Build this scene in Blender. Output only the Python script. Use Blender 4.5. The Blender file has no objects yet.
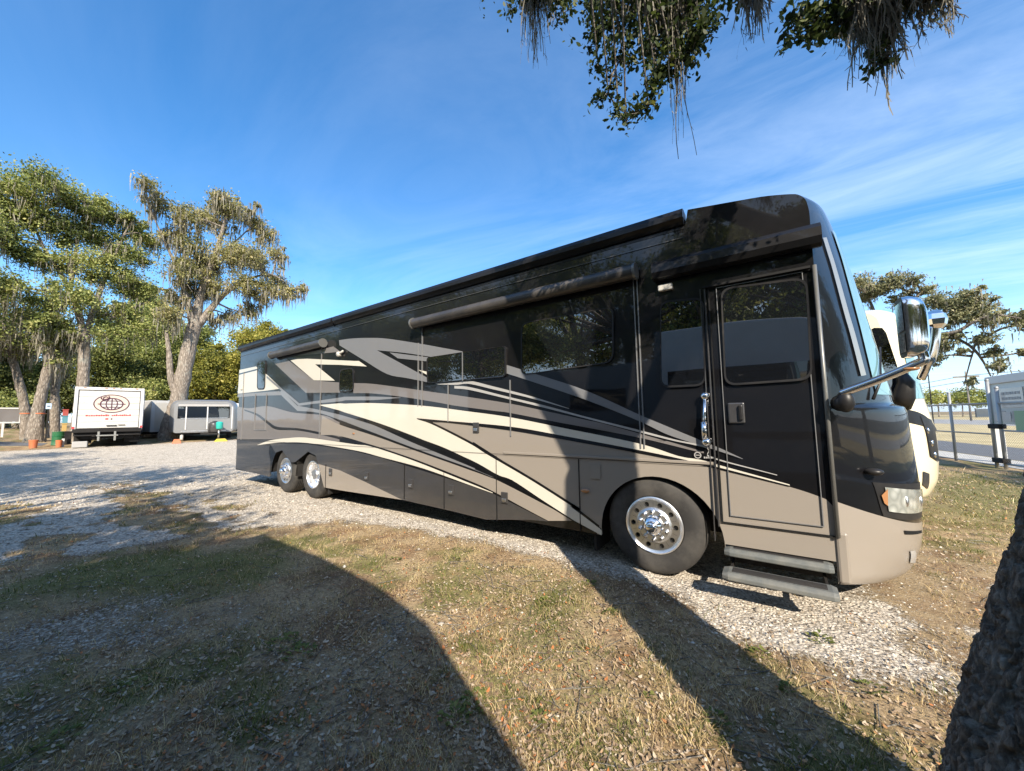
import bpy, math, random
import numpy as np
from mathutils import Vector, Matrix
rng = np.random.default_rng(7)
random.seed(7)
scene = bpy.context.scene
COL = scene.collection
PI = math.pi

# ------------------------------------------------------------------ camera
CAM = np.array([1.13646, -4.22986, 1.70714])
YAW, PITCH, ROLL, FOC = -0.613489, 0.0856206, -0.0158777, 372.427
def basis():
    f = np.array([math.sin(YAW)*math.cos(PITCH), math.cos(YAW)*math.cos(PITCH), math.sin(PITCH)])
    r = np.array([math.cos(YAW), -math.sin(YAW), 0.0]); u = np.cross(r, f)
    return r*math.cos(ROLL)+u*math.sin(ROLL), -r*math.sin(ROLL)+u*math.cos(ROLL), f
CR, CU, CF = basis()
def ray(px, py):
    d = CF*FOC + CR*(px-512) - CU*(py-385.5)
    return d/np.linalg.norm(d)
def at(px, py, axis, val):
    d = ray(px, py); return CAM + d*((val-CAM[axis])/d[axis])
def SP(px, py, y=0.0):
    P = at(px, py, 1, y); return (float(P[0]), float(P[2]))
def far(px, py, dist):
    d = ray(px, py); return CAM + d*(dist/math.hypot(d[0], d[1]))
def project(P):
    d = np.asarray(P, float)-CAM; z = d@CF
    return np.stack([512+FOC*(d@CR)/z, 385.5-FOC*(d@CU)/z], -1), z
cam_data = bpy.data.cameras.new('camera'); cam = bpy.data.objects.new('camera', cam_data); COL.objects.link(cam)
cam_data.sensor_width = 36.0; cam_data.lens = FOC/1024*36.0; cam_data.clip_start = 0.05; cam_data.clip_end = 5000
M = Matrix(((CR[0], CU[0], -CF[0], CAM[0]), (CR[1], CU[1], -CF[1], CAM[1]), (CR[2], CU[2], -CF[2], CAM[2]), (0, 0, 0, 1)))
cam.matrix_world = M
scene.camera = cam

# ------------------------------------------------------------------ mesh builder
def catmull(pts, n=8):
    P = [np.asarray(p, float) for p in pts]
    if len(P) < 3: 
        return [P[0]+(P[-1]-P[0])*i/n for i in range(n+1)]
    Q = [2*P[0]-P[1]]+P+[2*P[-1]-P[-2]]; out = []
    for i in range(1, len(Q)-2):
        for k in range(n):
            t = k/n
            out.append(.5*((2*Q[i])+(-Q[i-1]+Q[i+1])*t+(2*Q[i-1]-5*Q[i]+4*Q[i+1]-Q[i+2])*t*t+(-Q[i-1]+3*Q[i]-3*Q[i+1]+Q[i+2])*t**3))
    out.append(P[-1]); return out
class MB:
    def __init__(s): s.v = []; s.f = []; s.m = []
    def add(s, V, F, mi=0):
        b = len(s.v); s.v += [tuple(map(float, p)) for p in V]; s.f += [tuple(b+i for i in f) for f in F]; s.m += [mi]*len(F); return s
    def box(s, x0, x1, y0, y1, z0, z1, mi=0):
        V = [(x, y, z) for z in (z0, z1) for y in (y0, y1) for x in (x0, x1)]
        return s.add(V, [(0, 2, 3, 1), (4, 5, 7, 6), (0, 1, 5, 4), (2, 6, 7, 3), (0, 4, 6, 2), (1, 3, 7, 5)], mi)
    def tube(s, pts, rad, n=10, mi=0, cap=True, flat=1.0):
        P = [np.asarray(p, float) for p in pts]; m = len(P)
        R = rad if hasattr(rad, '__len__') else [rad]*m
        T = [P[min(i+1, m-1)]-P[max(i-1, 0)] for i in range(m)]
        T = [t/(np.linalg.norm(t)+1e-9) for t in T]
        a = np.array([0, 0, 1.]) if abs(T[0][2]) < .9 else np.array([1., 0, 0])
        u = np.cross(a, T[0]); u /= np.linalg.norm(u); V = []
        for i in range(m):
            u = u-T[i]*(u@T[i]); u /= np.linalg.norm(u)+1e-9; w = np.cross(T[i], u)
            for k in range(n):
                an = 2*PI*k/n; V.append(P[i]+R[i]*(u*math.cos(an)+w*flat*math.sin(an)))
        F = [(i*n+k, i*n+(k+1) % n, (i+1)*n+(k+1) % n, (i+1)*n+k) for i in range(m-1) for k in range(n)]
        if cap: F += [tuple(range(n-1, -1, -1)), tuple((m-1)*n+k for k in range(n))]
        return s.add(V, F, mi)
    def lathe(s, prof, c=(0, 0, 0), axis=1, n=48, mi=0, closed=False):
        V = []
        for (r, h) in prof:
            for k in range(n):
                a = 2*PI*k/n; q = [r*math.cos(a), r*math.sin(a)]
                if axis == 1: V.append((c[0]+q[0], c[1]+h, c[2]+q[1]))
                elif axis == 2: V.append((c[0]+q[0], c[1]+q[1], c[2]+h))
                else: V.append((c[0]+h, c[1]+q[0], c[2]+q[1]))
        m = len(prof)
        F = [(i*n+k, i*n+(k+1) % n, (i+1)*n+(k+1) % n, (i+1)*n+k) for i in range(m-1) for k in range(n)]
        return s.add(V, F, mi)
    def disc(s, c, r, axis=1, n=24, mi=0):
        V = []
        for k in range(n):
            a = 2*PI*k/n; q = (r*math.cos(a), r*math.sin(a))
            V.append({1: (c[0]+q[0], c[1], c[2]+q[1]), 2: (c[0]+q[0], c[1]+q[1], c[2]), 0: (c[0], c[1]+q[0], c[2]+q[1])}[axis])
        return s.add(V, [tuple(range(n))], mi)
    def sphere(s, c, r, n=12, m=8, mi=0, sc=(1, 1, 1)):
        V = []
        for i in range(m+1):
            th = PI*i/m
            for k in range(n):
                a = 2*PI*k/n
                V.append((c[0]+r*sc[0]*math.sin(th)*math.cos(a), c[1]+r*sc[1]*math.sin(th)*math.sin(a), c[2]+r*sc[2]*math.cos(th)))
        return s.add(V, [(i*n+k, (i+1)*n+k, (i+1)*n+(k+1) % n, i*n+(k+1) % n) for i in range(m) for k in range(n)], mi)
    def prism(s, poly, y0, y1, mi=0):           # polygon in (x,z) thickened along y
        n = len(poly); V = [(p[0], y0, p[1]) for p in poly]+[(p[0], y1, p[1]) for p in poly]
        F = [tuple(range(n)), tuple(range(2*n-1, n-1, -1))]+[(i, n+i, n+(i+1) % n, (i+1) % n) for i in range(n)]
        return s.add(V, F, mi)
    def sheet(s, poly, y, mi=0):
        return s.add([(p[0], y, p[1]) for p in poly], [tuple(range(len(poly)))], mi)
    def band(s, A, B, y, mi=0, n=8):            # strip between two smooth curves in (x,z)
        a = catmull(A, n); b = catmull(B, n); k = max(len(a), len(b))
        def rs(c):
            c = np.array(c); d = np.r_[0, np.cumsum(np.linalg.norm(np.diff(c, axis=0), axis=1))]; t = np.linspace(0, d[-1], k)
            return np.stack([np.interp(t, d, c[:, 0]), np.interp(t, d, c[:, 1])], -1)
        a = rs(a); b = rs(b)
        V = [(p[0], y, p[1]) for p in a]+[(p[0], y, p[1]) for p in b]
        return s.add(V, [(i, k+i, k+i+1, i+1) for i in range(k-1)], mi)
    def grid(s, G, mi=0, wrap=False):           # G[i][j] points
        m = len(G); n = len(G[0]); V = [p for r in G for p in r]
        return s.add(V, [(i*n+j, i*n+j+1, (i+1)*n+j+1, (i+1)*n+j) for i in range(m-1) for j in range(n-1)], mi)
    def build(s, name, mats, parent=None, smooth=False, bevel=0, origin=None, auto=None):
        me = bpy.data.meshes.new(name)
        V = np.array(s.v, float)
        if origin is None and parent is not None: origin = ORIG.get(parent.name)
        if origin is not None: V = V-np.asarray(origin, float)
        me.from_pydata(V.tolist(), [], s.f)
        if not isinstance(mats, (list, tuple)): mats = [mats]
        for m_ in mats: me.materials.append(m_)
        me.polygons.foreach_set('material_index', s.m)
        if smooth: me.polygons.foreach_set('use_smooth', [True]*len(s.f))
        me.update()
        o = bpy.data.objects.new(name, me); COL.objects.link(o)
        if smooth and auto:
            me.set_sharp_from_angle(angle=math.radians(auto))
        if parent is not None:
            o.parent = parent
            ORIG[o.name] = origin
        elif origin is not None: o.location = origin
        if bevel:
            b = o.modifiers.new('bevel', 'BEVEL'); b.width = bevel; b.segments = 2; b.limit_method = 'ANGLE'; b.angle_limit = math.radians(40)
        return o
ORIG = {}
def thing(name, label, cat, loc=(0, 0, 0), rotz=0, group=None, local=False):
    o = bpy.data.objects.new(name, None); COL.objects.link(o); o.empty_display_size = .2
    o.location = tuple(float(a) for a in loc); o.rotation_euler = (0, 0, rotz); o['label'] = label; o['category'] = cat
    if group: o['group'] = group
    ORIG[o.name] = None if local else np.array(loc, float)
    return o
def tag(o, label, cat, group=None, kind=None):
    o['label'] = label; o['category'] = cat
    if group: o['group'] = group
    if kind: o['kind'] = kind
    return o
def copy_tree(o, parent=None):
    c = o.copy(); COL.objects.link(c)
    if parent is not None: c.parent = parent
    for ch in list(o.children): copy_tree(ch, c)
    return c
def np_mesh(name, V, F, mat, parent=None, tint=None, origin=None, smooth=False):
    """fast mesh from arrays, all faces with the same corner count"""
    V = np.asarray(V, np.float32)
    if origin is None and parent is not None: origin = ORIG.get(parent.name)
    if origin is not None: V = (V-np.asarray(origin, np.float32)).astype(np.float32)
    F = np.asarray(F, np.int32); k = F.shape[1]
    me = bpy.data.meshes.new(name); me.vertices.add(len(V)); me.vertices.foreach_set('co', V.ravel())
    me.loops.add(F.size); me.loops.foreach_set('vertex_index', F.ravel())
    me.polygons.add(len(F)); me.polygons.foreach_set('loop_start', np.arange(0, F.size, k, dtype=np.int32))
    me.update(calc_edges=True)
    if smooth: me.polygons.foreach_set('use_smooth', np.ones(len(F), bool))
    if tint is not None:
        a = me.attributes.new('tint', 'FLOAT', 'POINT'); a.data.foreach_set('value', np.asarray(tint, np.float32))
    me.materials.append(mat)
    o = bpy.data.objects.new(name, me); COL.objects.link(o)
    if parent is not None: o.parent = parent; ORIG[o.name] = origin
    elif origin is not None: o.location = [float(a) for a in origin]
    return o

# ------------------------------------------------------------------ materials
def newmat(name):
    m = bpy.data.materials.new(name); m.use_nodes = True; nt = m.node_tree; nt.nodes.clear()
    out = nt.nodes.new('ShaderNodeOutputMaterial'); b = nt.nodes.new('ShaderNodeBsdfPrincipled')
    nt.links.new(b.outputs[0], out.inputs[0]); return m, nt, b
def nd(nt, t, **kw):
    n = nt.nodes.new(t)
    for k, v in kw.items():
        if k.startswith('_'): setattr(n, k[1:], v)
        else: n.inputs[k.replace('__', ' ')].default_value = v
    return n
def ramp(nt, stops, fac=None, interp='LINEAR'):
    r = nt.nodes.new('ShaderNodeValToRGB'); e = r.color_ramp.elements; r.color_ramp.interpolation = interp
    while len(e) < len(stops): e.new(.5)
    for el, (p, c) in zip(e, stops): el.position = p; el.color = (*c, 1) if len(c) == 3 else c
    if fac is not None: nt.links.new(fac, r.inputs[0])
    return r
def paint(name, col, rough=.35, coat=1.0, dirt=.15, metal=0.0, dirtcol=(.30, .25, .19), scale=1.3, spec=.35, bump=0.0):
    """lacquered or plain paint with a little dust and wear"""
    m, nt, b = newmat(name); tc = nd(nt, 'ShaderNodeTexCoord')
    n = nd(nt, 'ShaderNodeTexNoise', Scale=scale, Detail=7, Roughness=.65); nt.links.new(tc.outputs['Object'], n.inputs['Vector'])
    r = ramp(nt, [(.42, (0, 0, 0)), (.78, (dirt, dirt, dirt))], n.outputs['Fac'])
    mx = nd(nt, 'ShaderNodeMix', _data_type='RGBA'); mx.inputs['A'].default_value = (*col, 1); mx.inputs['B'].default_value = (*dirtcol, 1)
    nt.links.new(r.outputs[0], mx.inputs['Factor']); nt.links.new(mx.outputs['Result'], b.inputs['Base Color'])
    n2 = nd(nt, 'ShaderNodeTexNoise', Scale=scale*9, Detail=4); nt.links.new(tc.outputs['Object'], n2.inputs['Vector'])
    mr = nd(nt, 'ShaderNodeMapRange'); mr.inputs['To Min'].default_value = max(rough-.06, .02); mr.inputs['To Max'].default_value = rough+.1
    nt.links.new(n2.outputs['Fac'], mr.inputs['Value']); nt.links.new(mr.outputs[0], b.inputs['Roughness'])
    b.inputs['Metallic'].default_value = metal; b.inputs['Specular IOR Level'].default_value = spec
    b.inputs['Coat Weight'].default_value = coat; b.inputs['Coat Roughness'].default_value = .03
    if bump:
        nb = nd(nt, 'ShaderNodeTexNoise', Scale=1.1, Detail=2); nt.links.new(tc.outputs['Object'], nb.inputs['Vector'])
        bp = nd(nt, 'ShaderNodeBump', Strength=1.0, Distance=bump); nt.links.new(nb.outputs['Fac'], bp.inputs['Height']); nt.links.new(bp.outputs[0], b.inputs['Normal']); nt.links.new(bp.outputs[0], b.inputs['Coat Normal'])
    return m
W = .004
M_BLACK = paint('black lacquer', (.006, .006, .007), .3, .9, .014, spec=.15, bump=W)
M_CREAM = paint('cream lacquer', (.58, .545, .46), .35, .6, .10, bump=W)
M_GREY = paint('grey lacquer', (.17, .172, .178), .35, .8, .10, bump=W)
M_TAUPE = paint('taupe lacquer', (.262, .230, .194), .35, .7, .12, bump=W)
M_DTAUPE = paint('dark taupe lacquer', (.165, .150, .142), .35, .8, .10, bump=W)
M_DGREY = paint('charcoal lacquer', (.040, .039, .040), .33, .9, .06, bump=W)
M_LGREY = paint('pale grey lacquer', (.36, .35, .335), .35, .7, .10, bump=W)
M_SILVER = paint('satin trim', (.42, .41, .37), .3, .3, .1, metal=.6)
M_LINE = paint('bright seam', (.30, .30, .30), .3, .3, .1, metal=.5)
M_GAP = paint('black gap', (.004, .004, .004), .7, 0, .0)
M_TUBE = paint('charcoal awning', (.038, .036, .035), .38, .3, .25)
M_TUBEK = paint('black awning', (.008, .008, .009), .4, .25, .02, spec=.2)
M_RUBBER = paint('tyre rubber', (.035, .033, .031), .75, 0, .6, dirtcol=(.12, .11, .095), scale=4)
M_CHROME = paint('chrome', (.86, .86, .87), .07, 0, .1, metal=1.0, dirtcol=(.5, .47, .43), scale=6)
M_POLISH = paint('polished aluminium', (.85, .85, .85), .30, 0, .25, metal=1.0, dirtcol=(.45, .42, .38), scale=5)
M_DARK = paint('dark underside', (.012, .011, .010), .8, 0, .2, dirtcol=(.06, .05, .04))
M_STEP = paint('step grit', (.105, .112, .108), .6, 0, .5, dirtcol=(.26, .24, .2), scale=7)
M_PLASTIC = paint('black plastic', (.012, .012, .013), .4, 0, .12)
M_AMBER = paint('amber lens', (.36, .17, .07), .2, 1.0, .2)
M_WHITE = paint('white paint', (.56, .555, .54), .45, .2, .2, scale=2)
M_OLDWHITE = paint('weathered white panel', (.50, .49, .455), .55, .1, .35, scale=2.2, dirtcol=(.42, .33, .2))
M_CREAM2 = paint('ivory gelcoat', (.74, .66, .47), .3, .8, .08)
def glass(name, col, rough=.01):
    m, nt, b = newmat(name); b.inputs['Base Color'].default_value = (*col, 1); b.inputs['Roughness'].default_value = rough
    b.inputs['Specular IOR Level'].default_value = 1.0; b.inputs['IOR'].default_value = 1.85
    tc = nd(nt, 'ShaderNodeTexCoord'); nb = nd(nt, 'ShaderNodeTexNoise', Scale=.9, Detail=1); nt.links.new(tc.outputs['Object'], nb.inputs['Vector'])
    bp = nd(nt, 'ShaderNodeBump', Strength=1.0, Distance=.004); nt.links.new(nb.outputs['Fac'], bp.inputs['Height']); nt.links.new(bp.outputs[0], b.inputs['Normal'])
    return m
M_GLASS = glass('dark tinted glass', (.006, .007, .009))
M_WIND = glass('windscreen glass', (.16, .30, .33), .02)
m, nt, b = newmat('headlamp lens'); b.inputs['Base Color'].default_value = (.62, .63, .58, 1); b.inputs['Roughness'].default_value = .12; b.inputs['Coat Weight'].default_value = 1
tc = nd(nt, 'ShaderNodeTexCoord'); nz = nd(nt, 'ShaderNodeTexVoronoi', Scale=9); nt.links.new(tc.outputs['Object'], nz.inputs['Vector'])
r_ = ramp(nt, [(0, (.75, .76, .7)), (.5, (.36, .37, .33)), (1, (.62, .62, .56))], nz.outputs['Distance']); nt.links.new(r_.outputs[0], b.inputs['Base Color'])
b.inputs['Metallic'].default_value = .35
M_LENS = m

def foliage(name, stops, trans=.35, rough=.55):
    m, nt, b = newmat(name); out = [n for n in nt.nodes if n.type == 'OUTPUT_MATERIAL'][0]
    a = nd(nt, 'ShaderNodeAttribute', _attribute_name='tint'); r = ramp(nt, stops, a.outputs['Fac'])
    nt.links.new(r.outputs[0], b.inputs['Base Color']); b.inputs['Roughness'].default_value = rough; b.inputs['Specular IOR Level'].default_value = .3
    t = nd(nt, 'ShaderNodeBsdfTranslucent'); mx = nd(nt, 'ShaderNodeMixShader', Fac=trans)
    hs = nd(nt, 'ShaderNodeHueSaturation', Saturation=1.15, Value=1.1); nt.links.new(r.outputs[0], hs.inputs['Color']); nt.links.new(hs.outputs[0], t.inputs[0])
    nt.links.new(b.outputs[0], mx.inputs[1]); nt.links.new(t.outputs[0], mx.inputs[2]); nt.links.new(mx.outputs[0], out.inputs[0])
    return m
M_OAK = foliage('oak leaves', [(0, (.075, .095, .03)), (.35, (.21, .25, .075)), (.7, (.36, .385, .125)), (1, (.54, .51, .2))])
M_OAKPALE = foliage('pale oak leaves', [(0, (.10, .11, .04)), (.4, (.27, .265, .10)), (.75, (.43, .385, .17)), (1, (.58, .49, .25))])
M_OAKGREY = foliage('grey green oak leaves', [(0, (.09, .10, .055)), (.4, (.24, .25, .13)), (.75, (.38, .365, .20)), (1, (.52, .47, .30))])
M_YELLOW = foliage('yellow green leaves', [(0, (.08, .092, .02)), (.4, (.22, .225, .045)), (.8, (.38, .34, .07)), (1, (.5, .43, .12))])
M_DARKLEAF = foliage('dark leaves', [(0, (.04, .05, .017)), (.5, (.125, .15, .045)), (1, (.30, .31, .09))])
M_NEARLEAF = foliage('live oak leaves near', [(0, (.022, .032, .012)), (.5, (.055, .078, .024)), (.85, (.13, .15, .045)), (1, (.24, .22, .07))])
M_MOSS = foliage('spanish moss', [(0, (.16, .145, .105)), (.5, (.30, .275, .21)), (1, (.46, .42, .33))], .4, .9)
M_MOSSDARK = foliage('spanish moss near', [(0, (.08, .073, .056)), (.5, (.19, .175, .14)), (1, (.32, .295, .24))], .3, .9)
M_DRY = foliage('dry grass', [(0, (.28, .20, .095)), (.4, (.53, .40, .205)), (.8, (.70, .55, .31)), (1, (.78, .66, .42))], .25, .8)
M_GREEN = foliage('green grass', [(0, (.045, .065, .018)), (.5, (.13, .155, .038)), (1, (.28, .27, .08))], .3, .7)
M_LITTER = foliage('fallen leaf', [(0, (.12, .082, .052)), (.4, (.30, .21, .13)), (.7, (.46, .345, .225)), (.92, (.56, .46, .34)), (.975, (.46, .25, .11)), (1, (.46, .17, .06))], .1, .7)
M_STONE = foliage('limestone chips', [(0, (.16, .137, .11)), (.4, (.36, .32, .265)), (1, (.66, .605, .52))], 0.0, .85)
def bark(name, c0, c1, c2, sc=1.0, bump=.03):
    m, nt, b = newmat(name); tc = nd(nt, 'ShaderNodeTexCoord'); mp = nd(nt, 'ShaderNodeMapping'); mp.inputs['Scale'].default_value = (sc*7, sc*7, sc*2.2)
    nt.links.new(tc.outputs['Object'], mp.inputs[0])
    v = nd(nt, 'ShaderNodeTexVoronoi', Scale=2.2, _feature='DISTANCE_TO_EDGE'); n = nd(nt, 'ShaderNodeTexNoise', Scale=2.6, Detail=9, Roughness=.68)
    mpn = nd(nt, 'ShaderNodeVectorMath', _operation='ADD'); nt.links.new(mp.outputs[0], n.inputs['Vector'])
    sc_ = nd(nt, 'ShaderNodeVectorMath', _operation='SCALE', Scale=.6); nt.links.new(n.outputs['Color'], sc_.inputs[0])
    nt.links.new(mp.outputs[0], mpn.inputs[0]); nt.links.new(sc_.outputs[0], mpn.inputs[1]); nt.links.new(mpn.outputs[0], v.inputs['Vector'])
    ad = nd(nt, 'ShaderNodeMath', _operation='MULTIPLY_ADD'); ad.inputs[1].default_value = 1.3; nt.links.new(v.outputs['Distance'], ad.inputs[0]); nt.links.new(n.outputs['Fac'], ad.inputs[2])
    r = ramp(nt, [(.25, c0), (.6, c1), (1.0, c2)], ad.outputs[0]); nt.links.new(r.outputs[0], b.inputs['Base Color']); b.inputs['Roughness'].default_value = .9
    nl = nd(nt, 'ShaderNodeTexNoise', Scale=1.7, Detail=7, Roughness=.7); nt.links.new(tc.outputs['Object'], nl.inputs['Vector'])
    lr = ramp(nt, [(.54, (0, 0, 0)), (.66, (.55, .55, .55))], nl.outputs['Fac']); lm = nd(nt, 'ShaderNodeMix', _data_type='RGBA'); lm.inputs['B'].default_value = (.30, .31, .265, 1)
    nt.links.new(lr.outputs[0], lm.inputs['Factor']); nt.links.new(r.outputs[0], lm.inputs['A']); nt.links.new(lm.outputs['Result'], b.inputs['Base Color'])
    bp = nd(nt, 'ShaderNodeBump', Strength=1.0, Distance=bump); nt.links.new(ad.outputs[0], bp.inputs['Height']); nt.links.new(bp.outputs[0], b.inputs['Normal'])
    return m
M_BARK = bark('oak bark', (.06, .048, .036), (.20, .165, .130), (.36, .31, .255), .6, .05)
M_BARKDARK = bark('near oak bark', (.04, .034, .028), (.16, .14, .115), (.36, .33, .28), 2.4, .018)
# ------------------------------------------------------------------ sky, sun, view
SUN_EL = math.radians(34.0)
SUN_DIR = np.array([.715*math.cos(SUN_EL), -.699*math.cos(SUN_EL), math.sin(SUN_EL)])   # towards the sun
wd = bpy.data.worlds.new('World'); scene.world = wd; wd.use_nodes = True
nt = wd.node_tree; nt.nodes.clear()
out = nd(nt, 'ShaderNodeOutputWorld'); bg = nd(nt, 'ShaderNodeBackground', Strength=.15); nt.links.new(bg.outputs[0], out.inputs[0])
sky = nd(nt, 'ShaderNodeTexSky', _sky_type='NISHITA', _sun_disc=False, _sun_elevation=SUN_EL, _sun_rotation=math.atan2(SUN_DIR[0], SUN_DIR[1]),
         _air_density=1.0, _dust_density=.3, _ozone_density=2.5)
hs = nd(nt, 'ShaderNodeHueSaturation', Saturation=1.29, Value=1.0); nt.links.new(sky.outputs[0], hs.inputs['Color'])
tc = nd(nt, 'ShaderNodeTexCoord'); sx = nd(nt, 'ShaderNodeSeparateXYZ'); nt.links.new(tc.outputs['Generated'], sx.inputs[0])
mz = nd(nt, 'ShaderNodeMath', _operation='MAXIMUM'); mz.inputs[1].default_value = .04; nt.links.new(sx.outputs[2], mz.inputs[0])
dv = nd(nt, 'ShaderNodeVectorMath', _operation='DIVIDE'); cz = nd(nt, 'ShaderNodeCombineXYZ')
for i in range(3): nt.links.new(mz.outputs[0], cz.inputs[i])
nt.links.new(tc.outputs['Generated'], dv.inputs[0]); nt.links.new(cz.outputs[0], dv.inputs[1])
mp = nd(nt, 'ShaderNodeMapping'); mp.inputs['Rotation'].default_value = (0, 0, math.radians(-28)); mp.inputs['Scale'].default_value = (.55, 1.25, 0)
nt.links.new(dv.outputs[0], mp.inputs[0])
n1 = nd(nt, 'ShaderNodeTexNoise', Scale=1.25, Detail=10, Roughness=.62, Distortion=.9); nt.links.new(mp.outputs[0], n1.inputs['Vector'])
n2 = nd(nt, 'ShaderNodeTexNoise', Scale=.35, Detail=3, Roughness=.5); nt.links.new(dv.outputs[0], n2.inputs['Vector'])
dt = nd(nt, 'ShaderNodeVectorMath', _operation='DOT_PRODUCT'); dt.inputs[1].default_value = (.70, .70, -.1); nt.links.new(tc.outputs['Generated'], dt.inputs[0])
side = nd(nt, 'ShaderNodeMapRange'); side.inputs['From Min'].default_value = -.75; side.inputs['From Max'].default_value = .85; side.inputs['To Min'].default_value = .34; side.inputs['To Max'].default_value = 1.2
nt.links.new(dt.outputs['Value'], side.inputs['Value'])
c1 = nd(nt, 'ShaderNodeMapRange'); c1.inputs['From Min'].default_value = .34; c1.inputs['From Max'].default_value = .92; nt.links.new(n1.outputs['Fac'], c1.inputs['Value'])
c2 = nd(nt, 'ShaderNodeMapRange'); c2.inputs['From Min'].default_value = .22; c2.inputs['From Max'].default_value = .75; nt.links.new(n2.outputs['Fac'], c2.inputs['Value'])
ml = nd(nt, 'ShaderNodeMath', _operation='MULTIPLY'); nt.links.new(c1.outputs[0], ml.inputs[0]); nt.links.new(c2.outputs[0], ml.inputs[1])
ml2 = nd(nt, 'ShaderNodeMath', _operation='MULTIPLY'); nt.links.new(ml.outputs[0], ml2.inputs[0]); nt.links.new(side.outputs[0], ml2.inputs[1])
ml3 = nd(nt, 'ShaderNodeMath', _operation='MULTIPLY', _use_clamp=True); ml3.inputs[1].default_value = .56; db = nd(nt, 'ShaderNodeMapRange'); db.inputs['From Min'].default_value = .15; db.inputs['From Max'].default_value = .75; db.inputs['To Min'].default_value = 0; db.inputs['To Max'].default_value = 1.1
neg = nd(nt, 'ShaderNodeMath', _operation='MULTIPLY'); neg.inputs[1].default_value = -1; nt.links.new(sx.outputs[1], neg.inputs[0]); nt.links.new(neg.outputs[0], db.inputs['Value'])  # cloud cover added behind the camera to whiten the fill light
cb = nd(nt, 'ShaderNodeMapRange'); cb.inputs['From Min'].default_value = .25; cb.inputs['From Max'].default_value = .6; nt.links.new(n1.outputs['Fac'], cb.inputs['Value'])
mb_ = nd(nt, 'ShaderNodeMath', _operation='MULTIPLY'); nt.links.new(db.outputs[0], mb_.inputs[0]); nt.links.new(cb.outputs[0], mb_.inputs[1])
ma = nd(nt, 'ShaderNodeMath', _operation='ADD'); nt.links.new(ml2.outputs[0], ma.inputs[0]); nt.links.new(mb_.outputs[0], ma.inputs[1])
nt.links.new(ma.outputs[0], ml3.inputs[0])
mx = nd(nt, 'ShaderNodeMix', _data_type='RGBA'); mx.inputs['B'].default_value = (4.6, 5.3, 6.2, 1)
hz = nd(nt, 'ShaderNodeMapRange', _interpolation_type='SMOOTHSTEP'); hz.inputs['From Min'].default_value = -.02; hz.inputs['From Max'].default_value = .26; hz.inputs['To Min'].default_value = .75; hz.inputs['To Max'].default_value = 0
nt.links.new(sx.outputs[2], hz.inputs['Value'])
mh = nd(nt, 'ShaderNodeMix', _data_type='RGBA'); mh.inputs['B'].default_value = (2.3, 3.4, 5.1, 1); nt.links.new(hz.outputs[0], mh.inputs['Factor']); nt.links.new(hs.outputs[0], mh.inputs['A'])
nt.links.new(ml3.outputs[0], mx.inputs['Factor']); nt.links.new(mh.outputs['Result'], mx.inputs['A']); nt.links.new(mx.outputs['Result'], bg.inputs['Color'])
sun = bpy.data.lights.new('sun', 'SUN'); sun.energy = 5.0; sun.angle = math.radians(.53); sun.color = (1.0, .90, .76)
so = bpy.data.objects.new('sun', sun); COL.objects.link(so); so.rotation_euler = Vector(SUN_DIR).to_track_quat('Z', 'Y').to_euler(); so.location = (20, -20, 30)
scene.view_settings.view_transform = 'Standard'; scene.view_settings.look = 'None'; scene.view_settings.gamma = 1; scene.view_settings.exposure = .92
scene.render.engine = 'CYCLES'; cy = scene.cycles; cy.use_denoising = True; cy.max_bounces = 6; cy.diffuse_bounces = 3; cy.glossy_bounces = 3
cy.transparent_max_bounces = 8; cy.transmission_bounces = 2; cy.caustics_reflective = False; cy.caustics_refractive = False; cy.sample_clamp_indirect = 6
# ------------------------------------------------------------------ terrain
def _h(ix, iy, s=0):
    n = np.sin(ix*127.1+iy*311.7+s*74.7)*43758.5453
    return n-np.floor(n)
def vnoise(x, y, s=0):
    ix = np.floor(x); iy = np.floor(y); fx = x-ix; fy = y-iy
    fx = fx*fx*(3-2*fx); fy = fy*fy*(3-2*fy)
    return (_h(ix, iy, s)*(1-fx)+_h(ix+1, iy, s)*fx)*(1-fy)+(_h(ix, iy+1, s)*(1-fx)+_h(ix+1, iy+1, s)*fx)*fy
def fbm(x, y, sc, o=4, s=0):
    t = 0; a = .5; f = sc
    for i in range(o):
        t = t+a*vnoise(x*f+17.3*i, y*f-9.1*i, s+i); a *= .5; f *= 2.1
    return t/(1-.5**o)
def sstep(a, b, x):
    t = np.clip((x-a)/(b-a), 0, 1); return t*t*(3-2*t)
def terr(x, y):
    x = np.asarray(x, float); y = np.asarray(y, float)
    d = np.maximum(0, -13.5-x)
    z = .031*d*sstep(0, 6, d)
    z = np.where(d > 45, .031*45+.004*(d-45), z)
    return z
def sdf(poly, x, y):
    """signed distance to a polygon, positive inside"""
    P = np.array(poly, float); Q = np.roll(P, -1, 0); dm = np.full(x.shape, 1e9); ins = np.zeros(x.shape, bool)
    for (ax, ay), (bx, by) in zip(P, Q):
        ex, ey = bx-ax, by-ay; t = np.clip(((x-ax)*ex+(y-ay)*ey)/(ex*ex+ey*ey+1e-12), 0, 1)
        dm = np.minimum(dm, np.hypot(x-ax-t*ex, y-ay-t*ey))
        c = (ay > y) != (by > y)
        with np.errstate(divide='ignore', invalid='ignore'):
            ins ^= c & (x < (bx-ax)*(y-ay)/(by-ay)+ax)
    return np.where(ins, dm, -dm)
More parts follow.
